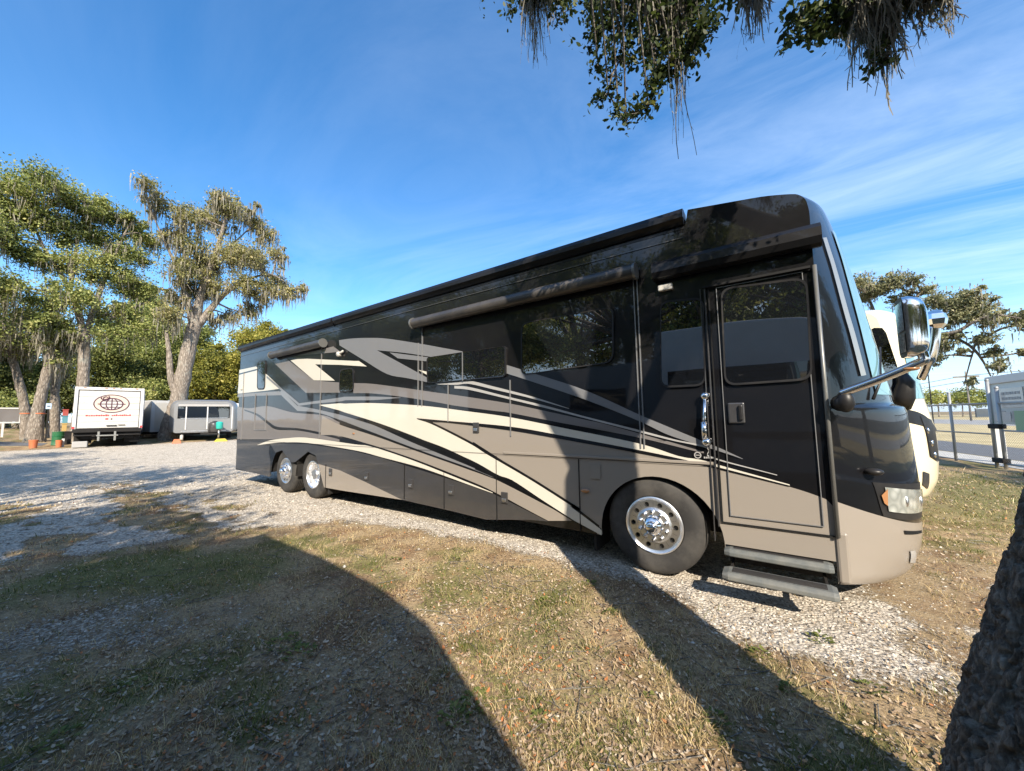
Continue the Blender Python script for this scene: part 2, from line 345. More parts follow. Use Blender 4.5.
DRIVE = [(-75, -22), (-40, -14), (-25, -14), (-14, -9), (-9, -6.4), (-6.9, -4.5), (-6.3, -3.5), (-6.3, -2.8), (-5.7, -1.95), (-5.3, -.95), (-4.6, -.6), (-2.7, -.30), (-1.05, -.16), (0, -.60), (.67, -.78), (1.4, -.82), (2.0, -.75), (2.9, -.1),
         (3.2, 1.2), (2.8, 2.4), (2.3, 3.0), (-11, 3.4), (-13, 8), (-22, 17), (-30, 16), (-29.5, 8), (-29, 2), (-29, -3), (-31, -12), (-75, -26)]
DIRT = [(-6.0, -5.8), (-4.9, -4.2), (-3.5, -2.95), (-2.4, -2.05), (-1.35, -1.95), (-1.2, -2.25), (-2.2, -3.1), (-2.2, -4.2), (-3.5, -5.5)]
GREENP = [(-6.2, -3.5), (-5.6, -2.4), (-4.7, -1.5), (-3.5, -1.7), (-3.0, -2.2), (-3.7, -2.85), (-4.8, -3.6), (-5.7, -4.4)]
GREENC = [(-4.8, -1.1), (-2.5, -.7), (-.9, -.5), (.2, -1.0), (.7, -1.6), (.6, -2.4), (-.3, -2.2), (-1.2, -1.4), (-2.6, -1.25)]
GREENR = [(2.9, 4.6), (3.4, 3.9), (4.6, 4.6), (5.8, 9), (5.6, 11.5), (4.0, 10), (3.3, 7)]
def masks(x, y):
    n = fbm(x, y, .9, 5); n2 = fbm(x, y, 3.3, 4, 9); n3 = fbm(x, y, .33, 4, 21)
    d = sdf(DRIVE, x, y); wob = (n-.5)*1.5+(n2-.5)*.7
    nearw = np.where(y < 0, .55, .9)
    g = sstep(-.30, .34, d+wob*nearw)
    patch = sstep(-17, -12, x)*(1-sstep(-5.6, -4.4, x))*(1-sstep(-1.6, -.2, y))
    g = g*(1-patch*.95*sstep(.50, .60, .6*fbm(x*.45, y*1.4, 1.0, 4, 31)+.4*n2+.02))
    rpatch = sstep(1.1, 2.0, x)*sstep(-1.6, .2, y)*(1-sstep(6, 7, x))
    g = np.clip(g*(1-.75*rpatch*sstep(.44, .58, n*.6+n2*.4)), 0, 1)
    dd = sdf(DIRT, x, y); g = np.maximum(g, .52*sstep(-.6, .7, dd+wob*1.1)*sstep(.30, .62, n2*.55+n*.45))
    v = sstep(-.3, .5, sdf(GREENP, x, y)+wob)*.9
    v = np.maximum(v, .75*sstep(-.6, .8, sdf(GREENR, x, y)+wob))
    v = np.maximum(v, .62*sstep(-.4, .5, sdf(GREENC, x, y)+wob*.7)*sstep(.36, .60, n2*.6+n*.4))
    v = np.maximum(v, .75*sstep(.50, .66, .7*fbm(x, y, 1.3, 3, 77)+.3*fbm(x, y, 5, 2, 78))*(1-g))
    v = v*(1-.9*g)
    return np.clip(g, 0, 1), np.clip(v, 0, 1)
def axis_pts(lo, hi, step, far_lo, far_hi, gr):
    a = list(np.arange(lo, hi+step*.5, step)); s = step; p = a[-1]
    while p < far_hi: s *= gr; p += s; a.append(p)
    s = step; p = lo; L = []
    while p > far_lo: s *= gr; p -= s; L.append(p)
    return np.array(L[::-1]+a)
gx = axis_pts(-9.5, 6.0, .055, -900, 900, 1.055); gy = axis_pts(-5.2, 4.0, .055, -900, 900, 1.055)
X, Y = np.meshgrid(gx, gy); Z = terr(X, Y)
near = np.exp(-np.hypot(X, Y)/14)
Z = Z+near*((fbm(X, Y, 1.2, 3, 3)-.5)*.05+(fbm(X, Y, 6, 3, 5)-.5)*.022)
Z = Z*1.0
GM, GV = masks(X, Y)
nx, ny = len(gx), len(gy); idx = np.arange(nx*ny).reshape(ny, nx)
F = np.stack([idx[:-1, :-1], idx[:-1, 1:], idx[1:, 1:], idx[1:, :-1]], -1).reshape(-1, 4)
def gz(x, y):
    x = np.asarray(x, float); y = np.asarray(y, float); nr = np.exp(-np.hypot(x, y)/14)
    return terr(x, y)+nr*((fbm(x, y, 1.2, 3, 3)-.5)*.05+(fbm(x, y, 6, 3, 5)-.5)*.022)
m, nt, b = newmat('ground'); M_GROUND = m
tc = nd(nt, 'ShaderNodeTexCoord'); ob = tc.outputs['Object']
ag = nd(nt, 'ShaderNodeAttribute', _attribute_name='gravel'); av = nd(nt, 'ShaderNodeAttribute', _attribute_name='green')
vo = nd(nt, 'ShaderNodeTexVoronoi', Scale=38, Randomness=1.0); vo2 = nd(nt, 'ShaderNodeTexVoronoi', Scale=90)
nf = nd(nt, 'ShaderNodeTexNoise', Scale=34, Detail=6, Roughness=.75); nm = nd(nt, 'ShaderNodeTexNoise', Scale=3.2, Detail=8, Roughness=.7); nl = nd(nt, 'ShaderNodeTexNoise', Scale=.5, Detail=4)
for n_ in (vo, vo2, nf, nm, nl): nt.links.new(ob, n_.inputs['Vector'])
sv = nd(nt, 'ShaderNodeSeparateColor'); nt.links.new(vo.outputs['Color'], sv.inputs[0])
st = ramp(nt, [(0, (.30, .255, .20)), (.3, (.50, .44, .36)), (.75, (.64, .575, .48)), (1, (.78, .715, .615))], sv.outputs[0])
dk = ramp(nt, [(.35, (1, 1, 1)), (.62, (.45, .43, .40))], vo.outputs['Distance'])
m1 = nd(nt, 'ShaderNodeMix', _data_type='RGBA', _blend_type='MULTIPLY'); m1.inputs['Factor'].default_value = .4
nt.links.new(st.outputs[0], m1.inputs['A']); nt.links.new(dk.outputs[0], m1.inputs['B'])
lt = ramp(nt, [(.25, (.10, .075, .05)), (.45, (.28, .21, .125)), (.6, (.47, .35, .205)), (.8, (.62, .49, .30))], nf.outputs['Fac'])
gr = ramp(nt, [(.3, (.075, .08, .03)), (.6, (.19, .185, .065)), (.85, (.33, .28, .12))], nf.outputs['Fac'])
nr_ = nd(nt, 'ShaderNodeTexNoise', Scale=1.3, Detail=6, Roughness=.65); nt.links.new(ob, nr_.inputs['Vector'])
rl = ramp(nt, [(.25, (.05, .036, .026)), (.5, (.19, .115, .065)), (.75, (.40, .24, .125))], nf.outputs['Fac']); rf = ramp(nt, [(.47, (0, 0, 0)), (.60, (.85, .85, .85))], nr_.outputs['Fac'])
mr_ = nd(nt, 'ShaderNodeMix', _data_type='RGBA'); nt.links.new(rf.outputs[0], mr_.inputs['Factor']); nt.links.new(lt.outputs[0], mr_.inputs['A']); nt.links.new(rl.outputs[0], mr_.inputs['B'])
m2 = nd(nt, 'ShaderNodeMix', _data_type='RGBA'); nt.links.new(av.outputs['Fac'], m2.inputs['Factor']); nt.links.new(mr_.outputs['Result'], m2.inputs['A']); nt.links.new(gr.outputs[0], m2.inputs['B'])
# fine speckle along the border of gravel and litter
sp = nd(nt, 'ShaderNodeMath', _operation='MULTIPLY_ADD'); sp.inputs[1].default_value = 1.0
d1 = nd(nt, 'ShaderNodeMath', _operation='SUBTRACT'); d1.inputs[1].default_value = .5; nt.links.new(nf.outputs['Fac'], d1.inputs[0])
d2 = nd(nt, 'ShaderNodeMath', _operation='MULTIPLY'); d2.inputs[1].default_value = 2.4; nt.links.new(d1.outputs[0], d2.inputs[0])
d3 = nd(nt, 'ShaderNodeMath', _operation='ADD'); nt.links.new(ag.outputs['Fac'], d3.inputs[0]); nt.links.new(d2.outputs[0], d3.inputs[1])
fr = nd(nt, 'ShaderNodeMapRange', _interpolation_type='SMOOTHSTEP'); fr.inputs['From Min'].default_value = .36; fr.inputs['From Max'].default_value = .60; nt.links.new(d3.outputs[0], fr.inputs['Value'])
m3 = nd(nt, 'ShaderNodeMix', _data_type='RGBA'); nt.links.new(fr.outputs[0], m3.inputs['Factor']); nt.links.new(m2.outputs['Result'], m3.inputs['A']); nt.links.new(m1.outputs['Result'], m3.inputs['B'])
br = ramp(nt, [(.30, (.72, .69, .65)), (.5, (1, 1, 1)), (.75, (1.12, 1.1, 1.06))], nm.outputs['Fac'])
m4 = nd(nt, 'ShaderNodeMix', _data_type='RGBA', _blend_type='MULTIPLY'); m4.inputs['Factor'].default_value = 1; nt.links.new(m3.outputs['Result'], m4.inputs['A']); nt.links.new(br.outputs[0], m4.inputs['B'])
nt.links.new(m4.outputs['Result'], b.inputs['Base Color']); b.inputs['Roughness'].default_value = .95; b.inputs['Specular IOR Level'].default_value = .15
inv = nd(nt, 'ShaderNodeMath', _operation='SUBTRACT'); inv.inputs[0].default_value = 1; nt.links.new(vo.outputs['Distance'], inv.inputs[1])
hm = nd(nt, 'ShaderNodeMath', _operation='MULTIPLY'); nt.links.new(inv.outputs[0], hm.inputs[0]); nt.links.new(fr.outputs[0], hm.inputs[1])
hh = nd(nt, 'ShaderNodeMath', _operation='ADD'); nt.links.new(hm.outputs[0], hh.inputs[0]); nt.links.new(nf.outputs['Fac'], hh.inputs[1])
bp = nd(nt, 'ShaderNodeBump', Strength=.9, Distance=.018); nt.links.new(hh.outputs[0], bp.inputs['Height']); nt.links.new(bp.outputs[0], b.inputs['Normal'])
G = np_mesh('ground', np.stack([X, Y, Z], -1).reshape(-1, 3), F, M_GROUND, smooth=True)
a = G.data.attributes.new('gravel', 'FLOAT', 'POINT'); a.data.foreach_set('value', GM.ravel().astype(np.float32))
a = G.data.attributes.new('green', 'FLOAT', 'POINT'); a.data.foreach_set('value', GV.ravel().astype(np.float32))
G['kind'] = 'structure'

# ------------------------------------------------------------------ litter, grass and stones on the near ground
def scatter(n, rmin, rmax, seed):
    r = np.random.default_rng(seed); u = r.random(n)
    rad = rmin*(rmax/rmin)**u                      # denser close by
    ang = YAW+(r.random(n)*2-1)*math.radians(64)
    x = CAM[0]+rad*np.sin(ang); y = CAM[1]+rad*np.cos(ang); return x, y, rad, r
def under_coach(x, y): return (x > -11.6) & (x < 2.2) & (y > .25) & (y < 2.5)
def blades(name, n, seed, hmin, hmax, w, mat, keep, rmax=17, lean=.9, label=''):
    x, y, rad, r = scatter(n, 1.0, rmax, seed); g, v = masks(x, y)
    k = keep(x, y, g, v, r.random(n)) & ~under_coach(x, y); x, y, rad = x[k], y[k], rad[k]; n = len(x)
    h = (hmin+(hmax-hmin)*r.random(n)**2)*(1+.02*rad)*(.6+1.1*sstep(.35, .7, fbm(x, y, 9, 2, 57))); ww = w*(.6+.8*r.random(n))*np.maximum(1, rad/4.5)
    a = r.random(n)*2*PI; la = r.random(n)*2*PI; ln = lean*(.3+r.random(n))*h
    z = gz(x, y)-.004
    ox, oy = np.cos(a)*ww/2, np.sin(a)*ww/2; lx, ly = np.cos(la)*ln, np.sin(la)*ln
    P0 = np.stack([x-ox, y-oy, z], -1); P1 = np.stack([x+ox, y+oy, z], -1)
    P2 = np.stack([x+ox*.7+lx*.45, y+oy*.7+ly*.45, z+h*.62], -1); P3 = np.stack([x-ox*.7+lx*.45, y-oy*.7+ly*.45, z+h*.62], -1)
    P4 = np.stack([x+lx*1.1, y+ly*1.1, z+h*.92], -1); P5 = P4+np.stack([ox*.15, oy*.15, z*0], -1)
    V = np.stack([P0, P1, P2, P3, P4, P5], 1).reshape(-1, 3); b0 = np.arange(n)*6
    F = np.concatenate([np.stack([b0, b0+1, b0+2, b0+3], -1), np.stack([b0+3, b0+2, b0+5, b0+4], -1)])
    t = np.repeat(np.clip(r.normal(.5, .24, n), 0, 1), 6)
    o = np_mesh(name, V, F, mat, tint=t); tag(o, label, 'grass', kind='stuff'); return o
blades('dry_grass', 230000, 11, .012, .055, .0034, M_DRY, lambda x, y, g, v, q: (q < (1-g)**1.5*(.95-.5*v)*(.08+1.5*sstep(.36, .66, .55*fbm(x, y, 1.9, 3, 51)+.45*fbm(x, y, 8, 2, 52)))) | (q < .012), label='short dry straw coloured grass beside the gravel')
blades('green_grass', 260000, 12, .012, .052, .0040, M_GREEN, lambda x, y, g, v, q: (q < v*1.6*sstep(.30, .62, .5*fbm(x, y, 3, 3, 53)+.5*fbm(x, y, 10, 2, 54))) | ((q < .05) & (g < .4)), label='patches of short green grass in the litter')
def leaves(name, n, seed, mat, rmax, label):
    x, y, rad, r = scatter(n, .9, rmax, seed); g, v = masks(x, y)
    k = (r.random(n) < .10+.9*(1-g)*(.25+1.3*fbm(x, y, .8, 3, 61)**1.4)) & ~under_coach(x, y); x, y, rad = x[k], y[k], rad[k]; n = len(x)
    L = (.013+.026*r.random(n)**1.5)*np.maximum(1, rad/6.5); Wd = L*(.36+.22*r.random(n)); a = r.random(n)*2*PI
    tl = (r.random(n)-.5)*.9; t2 = (r.random(n)-.5)*.7; z = gz(x, y)+.006+.012*r.random(n); cu = L*(.1+.35*r.random(n))
    ux, uy = np.cos(a), np.sin(a); out = []
    for (s, q, c) in ((-1, 0, .6), (-.3, -.5, .12), (-.3, .5, .12), (.0, 0, 0), (.45, -.42, .2), (.45, .42, .2), (1, 0, .9)):
        du, dv_ = s*L*.5, q*Wd
        out.append(np.stack([x+ux*du-uy*dv_, y+uy*du+ux*dv_, z+du*tl+dv_*t2+c*cu], -1))
    V = np.stack(out, 1).reshape(-1, 3); b0 = np.arange(n)*7
    F = np.concatenate([np.stack([b0, b0+1, b0+3, b0+2], -1), np.stack([b0+1, b0+4, b0+6, b0+3], -1), np.stack([b0+3, b0+6, b0+5, b0+2], -1)])
    rd = sstep(.46, .62, fbm(x, y, 1.1, 3, 63)); t = np.clip(r.random(n)*(1-.45*rd)+rd*np.where(r.random(n) < .28, .62, .0), 0, 1); t = np.repeat(t, 7)
    o = np_mesh(name, V, F, mat, tint=t); tag(o, label, 'leaves', kind='stuff')
leaves('fallen_leaves', 90000, 13, M_LITTER, 15, 'brown and orange fallen oak leaves strewn over the ground')
def stones(name, n, seed, rmax, label):
    x, y, rad, r = scatter(n, .9, rmax, seed); g, v = masks(x, y)
    k = (r.random(n) < .035+.965*g**1.2) & ~((x > -11.5) & (x < 2.0) & (y > 1.2) & (y < 2.5)); x, y, rad = x[k], y[k], rad[k]; n = len(x)
    s = (.005+.013*r.random(n)**2.2)*np.maximum(1, rad/6); s = np.where(r.random(n) < .012, s*2.1, s)
    base = np.array([(1, 0, 0), (0, 1, 0), (-1, 0, 0), (0, -1, 0), (0, 0, 1), (.5, .5, .55), (-.5, .55, .5), (-.5, -.5, .6), (.55, -.5, .5)])
    J = base[None]*(1+.45*(r.random((n, 9, 1))-.5)); a = r.random(n)*2*PI; ca, sa = np.cos(a)[:, None], np.sin(a)[:, None]
    J = np.stack([J[..., 0]*ca-J[..., 1]*.7*sa, J[..., 0]*sa+J[..., 1]*.7*ca, J[..., 2]*.62], -1)*s[:, None, None]
    V = (J+np.stack([x, y, gz(x, y)+s*.12], -1)[:, None]).reshape(-1, 3); b0 = (np.arange(n)*9)[:, None]
    T = np.array([(0, 1, 5), (1, 2, 6), (2, 3, 7), (3, 0, 8), (5, 4, 8), (5, 6, 4), (6, 7, 4), (7, 8, 4), (0, 5, 8), (1, 6, 5), (2, 7, 6), (3, 8, 7)])
    F = (b0[:, None]+T[None]).reshape(-1, 3)
    o = np_mesh(name, V, F, M_STONE, tint=np.repeat(np.clip(r.normal(.5, .25, n), 0, 1), 9)); tag(o, label, 'gravel', kind='stuff')
stones('loose_gravel', 85000, 14, 16, 'loose pale limestone gravel on the driveway')
# twigs
x, y, rad, r = scatter(900, 1.0, 9, 15); g, v = masks(x, y); k = (g < .6) & ~under_coach(x, y); x, y = x[k], y[k]; tw = MB()
for xx, yy in zip(x, y):
    a = r.random()*2*PI; L = .05+.16*r.random()**2; z = float(gz(xx, yy))
    P = [(xx-math.cos(a)*L, yy-math.sin(a)*L, z+.006+.012*r.random()), (xx+.02*(r.random()-.5), yy+.02*(r.random()-.5), z+.012), (xx+math.cos(a)*L, yy+math.sin(a)*L, z+.006+.018*r.random())]
    tw.tube(P, [.0035, .003, .0015], 5, cap=False)
tag(tw.build('fallen_twigs', M_BARKDARK, smooth=True), 'thin dead twigs scattered in the leaf litter', 'twigs', kind='stuff')

# low broad leaved weeds
r = np.random.default_rng(91); V, T_ = [], []
for (px, py, n, R) in ((545, 603, 60, .07), (282, 645, 90, .13), (300, 655, 60, .10), (478, 700, 70, .09), (455, 715, 60, .08), (540, 720, 20, .04), (610, 615, 30, .05), (590, 585, 30, .06), (455, 560, 26, .06), (820, 640, 40, .07), (790, 690, 30, .05), (650, 700, 12, .03), (395, 560, 26, .06), (760, 655, 30, .06), (870, 690, 30, .06), (715, 720, 40, .06), (130, 690, 40, .09), (60, 740, 40, .08)):
    c = at(px, py, 2, 0.0); a = r.random(n)*2*PI; q = np.sqrt(r.random(n))*R; x = c[0]+q*np.cos(a); y = c[1]+q*np.sin(a); L = .018+.022*r.random(n); h = .008+.05*r.random(n)*(1-q/R)
    z = gz(x, y); d = a+r.normal(0, .7, n); ux, uy = np.cos(d), np.sin(d); w = L*.35; up = .3+.5*r.random(n)
    P0 = np.stack([x, y, z+h], -1); P2 = np.stack([x+ux*L, y+uy*L, z+h+L*up*.5], -1); M_ = (P0+P2)/2+np.stack([0*x, 0*x, L*.18], -1); s_ = np.stack([-uy*w, ux*w, 0*x], -1)
    V.append(np.stack([P0, M_-s_, P2, M_+s_], 1).reshape(-1, 3)); T_.append(np.repeat(np.clip(r.normal(.6, .2, n), 0, 1), 4))
V = np.concatenate(V); o = np_mesh('weeds', V, np.arange(len(V)).reshape(-1, 4), M_GREEN, tint=np.concatenate(T_)); tag(o, 'low green weeds sprouting through the litter', 'weeds', kind='stuff')
M_GALVD = paint('dull gasket', (.16, .16, .15), .35, .3, .2, metal=.3)
# ------------------------------------------------------------------ shared nose loft of a flat-fronted coach
# rows: side x, side z, centre x, centre z, roundness
NOSE = [(1.47, .33, 1.93, .22, 2.4), (1.49, .27, 2.03, .20, 2.45), (1.50, .34, 2.13, .27, 2.5), (1.50, .50, 2.205, .46, 2.5), (1.50, .78, 2.228, .60, 2.5), (1.50, .955, 2.228, .675, 2.5),
        (1.50, 1.15, 2.237, 1.05, 2.5), (1.50, 1.45, 2.218, 1.43, 2.5), (1.50, 1.68, 2.205, 1.69, 2.5), (1.50, 1.735, 2.185, 1.75, 2.5), (1.50, 1.775, 2.115, 1.785, 2.5), (1.50, 1.90, 2.095, 1.90, 2.5),
        (1.50, 2.5, 2.0, 2.5, 2.5), (1.50, 3.1, 1.88, 3.15, 2.5), (1.50, 3.36, 1.815, 3.42, 2.5), (1.50, 3.54, 1.77, 3.60, 2.5), (1.48, 3.66, 1.715, 3.76, 2.5), (1.41, 3.735, 1.57, 3.855, 2.5), (1.15, 3.805, 1.2, 3.915, 2.6), (.50, 3.90, .50, 3.985, 2.6)]
NOSE2 = [(2.52, .42, 2.95, .36, 2.4), (2.56, .36, 3.06, .29, 2.5), (2.60, .42, 3.168, .34, 2.5), (2.60, .60, 3.282, .57, 2.5), (2.60, .92, 3.321, .90, 2.5), (2.60, 1.38, 3.325, 1.38, 2.5), (2.60, 1.70, 3.265, 1.72, 2.5), (2.60, 1.95, 3.21, 2.0, 2.5),
         (2.60, 2.45, 3.157, 2.49, 2.5), (2.60, 2.90, 3.09, 2.98, 2.5), (2.59, 3.10, 3.04, 3.25, 2.6), (2.56, 3.22, 2.96, 3.40, 2.6), (2.48, 3.30, 2.78, 3.48, 2.6), (2.35, 3.335, 2.45, 3.51, 2.6), (2.05, 3.35, 2.05, 3.53, 2.6), (1.55, 3.36, 1.55, 3.54, 2.6)]
class Nose:
    def __init__(s, dx=0, dy=0, sz=1.0, hw=1.28, sb=1.0, rows=None):
        s.dx, s.dy, s.sz, s.hw, s.sb = dx, dy, sz, hw, sb; s.R = np.array(rows or NOSE)
    def row(s, v):
        v = min(max(v, 0), len(s.R)-1); i = min(int(v), len(s.R)-2); t = v-i
        q = [s.R[max(i-1, 0)], s.R[i], s.R[i+1], s.R[min(i+2, len(s.R)-1)]]
        m1 = (q[2]-q[0])*.5*.6; m2 = (q[3]-q[1])*.5*.6
        return (2*t**3-3*t*t+1)*q[1]+(t**3-2*t*t+t)*m1+(-2*t**3+3*t*t)*q[2]+(t**3-t*t)*m2
    def pt(s, t, v, off=0.0):
        """t = 1 at the camera-side corner, 0 on the centre line, -1 at the far corner"""
        xs, zs, xc, zc, n = s.row(v); a = abs(t)
        p = np.array([s.dx+xs+(xc-xs)*s.sb*(1-a**n), s.dy+s.hw*(1-t), (zs+(zc-zs)*(1-a**3))*s.sz])
        if off:
            e = 1e-3; du = s.pt(t-e if t > 0 else t+e, v)-p; du = du if t > 0 else -du
            dv = s.pt(t, v+e)-p if v < len(s.R)-1.01 else p-s.pt(t, v-e)
            nn = np.cross(du, dv); p = p+nn/np.linalg.norm(nn)*off
        return p
    def hit(s, px, py, vmin=0, vmax=19):
        """(t, v) of the surface point seen at a pixel of the photograph"""
        if not hasattr(s, 'tab'):
            T = np.linspace(1, .02, 150); V = np.linspace(0, len(s.R)-1, 420)
            s.tv = [(t, v) for t in T for v in V]; s.tab = np.array([s.pt(t, v) for t, v in s.tv]); s.pp, _ = project(s.tab); s.tva = np.array(s.tv)
        d = np.hypot(s.pp[:, 0]-px, s.pp[:, 1]-py)+1e6*((s.tva[:, 1] < vmin) | (s.tva[:, 1] > vmax))
        c = np.argsort(d)[:6]; c = c[np.argmin(np.linalg.norm(s.tab[c]-CAM, axis=1))]
        return s.tv[c]
    def grid(s, t0, t1, v0, v1, nu, nv, off=0.0):
        sg = lambda k: np.sign(k)*(1-(1-abs(k))**1.6)     # more columns at the corner
        A = np.linspace(t0, t1, nu+1)
        return [[s.pt(t, v, off) for t in A] for v in np.linspace(v0, v1, nv+1)]
    def patch(s, mb, corners, off, nu=8, nv=6, mi=0):
        """four (t, v) corners: near-top, far-top, far-bottom, near-bottom"""
        a, b, c, d = [np.array(q) for q in corners]; Gd = []
        for i in range(nv+1):
            w = i/nv; l = a+(d-a)*w; r = b+(c-b)*w
            Gd.append([s.pt(*(l+(r-l)*k/nu), off) for k in range(nu+1)])
        return mb.grid(Gd, mi)
    def ribbon(s, mb, tvs, wid, off, mi=0):
        """strip of width wid following (t, v) points"""
        C = [np.array(s.pt(t, v, off)) for t, v in catmull(tvs, 6)]; C2 = [np.array(s.pt(t, v, off+.02)) for t, v in catmull(tvs, 6)]
        L, Rr = [], []
        for i in range(len(C)):
            T = C[min(i+1, len(C)-1)]-C[max(i-1, 0)]; n = C2[i]-C[i]; w = np.cross(T, n); w /= np.linalg.norm(w)+1e-9
            L.append(C[i]+w*wid/2); Rr.append(C[i]-w*wid/2)
        return mb.grid([L, Rr], mi)
def arc(cx, cz, r, a0, a1, n):
    return [(cx+r*math.cos(math.radians(a0+(a1-a0)*i/n)), cz+r*math.sin(math.radians(a0+(a1-a0)*i/n))) for i in range(n+1)]
def coach_sides(mb, N, x_back, outline_low, top=3.70, xj=.47, vlow=1):
    """both flat side walls, the roof, the back and the floor of a coach"""
    prof = [(N.dx+N.row(v)[0], N.row(v)[1]*N.sz) for v in np.linspace(len(N.R)-1, vlow, 90)]
    poly = [(x_back, outline_low[0][1]), (x_back, top*N.sz), (N.dx+xj-.01, top*N.sz)]+prof+outline_low[::-1]
    y0, y1 = N.dy, N.dy+2*N.hw
    mb.sheet(poly, y0); mb.sheet(poly[::-1], y1)
    cs = [(0, top), (.03, top+.07), (.12, top+.13), (.4, top+.18), (N.hw, top+.21)]; cs = cs+[(2*N.hw-a, b) for a, b in cs[::-1][1:]]
    mb.grid([[(x, y0+a, b*N.sz) for a, b in cs] for x in (N.dx+xj, x_back)])
    mb.add([(x_back, y0+a, b*N.sz) for a, b in cs]+[(x_back, y1, outline_low[0][1]), (x_back, y0, outline_low[0][1])], [tuple(range(len(cs)+2))])
    mb.add([(N.dx+xj, y0+a, b*N.sz) for a, b in cs], [tuple(range(len(cs)))])

# ------------------------------------------------------------------ the black coach
HX = (-5.0, 1.28, 0.0)
coach = thing('motorhome', 'long black motorhome with cream, grey and taupe swooshes standing on the gravel', 'motorhome', HX)
N1 = Nose()
XD, XT, XF, XA = -7.29, -8.58, -.02, .03
low = [(-11.48, .36), (XT-.66, .35)]+arc(XT, .44, .64, 187, 62, 14)+[(-7.95, .80), (-7.90, .80)]+arc(XD, .44, .64, 118, -7, 14)+[(-6.5, .35), (-.62, .33)]+arc(XA, .42, .625, 187, -2, 26)+[(.66, .45), (1.475, .45), (1.478, .27)]
b = MB(); coach_sides(b, N1, -11.48, low)
b.build('body', M_BLACK, coach)
b = MB(); b.box(-11.3, 1.9, .5, 2.1, .42, .62); b.box(-11.3, 1.4, 1.0, 1.5, .30, .42)
for xc in (XT, XD, XA):                                           # wheel housings
    pr = arc(xc, .44, .70, 180, 0, 18)
    b.grid([[(p[0], y, p[1]) for p in pr] for y in (.012, .75)]); b.grid([[(p[0], y, p[1]) for p in pr] for y in (2.55, 1.8)])
    b.add([(p[0], .75, p[1]) for p in pr], [tuple(range(len(pr)))])
    b.tube([(xc, .3, .5), (xc, 2.26, .5)], .07, 10)
for x in (-5.5, -4.2, -2.6, -1.4): b.box(x-.45, x+.45, .16, 2.4, .36, 1.0)
b.build('chassis', M_DARK, coach)
b = MB(); b.grid(N1.grid(1, -1, 0, 5, 44, 20)); b.build('bumper', M_TAUPE, coach, smooth=True)
b = MB(); b.grid(N1.grid(1, -1, 5, 19, 44, 70)); b.build('front_mask', M_BLACK, coach, smooth=True)
b = MB(); b.grid(N1.grid(.66, -.66, 10.8, 14.4, 30, 20, .008)); b.build('windshield', M_WIND, coach, smooth=True)
b = MB(); N1.ribbon(b, [N1.hit(863, 374), N1.hit(853, 338), N1.hit(842, 298), N1.hit(831, 260), N1.hit(824, 238)], .075, .012); b.build('pillar_trim', M_SILVER, coach, smooth=True)
b = MB()                                                            # wipers lying at the bottom of the glass
for t0 in (.72, .1):
    b = MB(); b.tube([N1.pt(t0, 10.5, .02), N1.pt(t0-.08, 11.2, .045), N1.pt(t0-.35, 11.7, .03)], [.014, .01, .008], 6); b.build('wiper', M_PLASTIC, coach, smooth=True)
# --- head lamp (camera side and far side)
def mirror_tv(c): return [(-t, v) for t, v in c]
lamp = [N1.hit(884, 488), N1.hit(918, 486), N1.hit(920, 511), N1.hit(888, 511.5)]
amb = [N1.hit(880.5, 496), N1.hit(886.5, 490), N1.hit(887, 506), N1.hit(883, 504)]
def lampset(flip):
    f = (lambda c: [(-t, v) for t, v in c]) if flip else (lambda c: c)
    b = MB(); N1.patch(b, f([N1.hit(873, 483), N1.hit(919.5, 481), N1.hit(921.5, 516), N1.hit(884, 516)]), .006); bez = b.build('headlight', M_PLASTIC, coach, smooth=True)
    b = MB(); N1.patch(b, f(lamp), .016); b.build('lens', M_LENS, bez, smooth=True)
    b = MB(); N1.patch(b, f(amb), .020); b.build('turn_signal', M_AMBER, bez, smooth=True)
    b = MB()
    for q in (.3, .72):
        l = np.array(lamp); c = (l[0]+l[3])/2*(1-q)+(l[1]+l[2])/2*q
        P = N1.pt(-c[0] if flip else c[0], c[1], .010); b = MB(); b.sphere(P, .05, 16, 10, sc=(.35, .5, 1)); b.build('reflector', M_POLISH, bez, smooth=True)
lampset(False); lampset(True)
b = MB(); N1.patch(b, [N1.hit(904, 530), N1.hit(920.5, 530), N1.hit(921, 532.5), N1.hit(905, 534)], .008, 8, 1); b.build('bumper_slot', M_GAP, coach)
b = MB(); N1.patch(b, [N1.hit(909, 551), N1.hit(914, 550), N1.hit(914, 562), N1.hit(909, 562)], .010, 3, 3); b.build('fog_light', M_LGREY, coach)
b = MB(); P0 = N1.pt(*N1.hit(864, 473), .0); P1 = N1.pt(*N1.hit(879, 471), .05)
b.sphere((P0+P1)/2+np.array([.0, -.03, 0]), .062, 16, 10, sc=(1.0, .8, .5)); b.build('side_camera', M_PLASTIC, coach, smooth=True)
b = MB(); P = N1.pt(.0, 7.6, .006)
b.lathe([(.10, 0), (.10, .012), (.075, .016), (.07, .012), (0.0, .012)], P, 0, 24); b.build('badge', M_CHROME, coach, smooth=True)

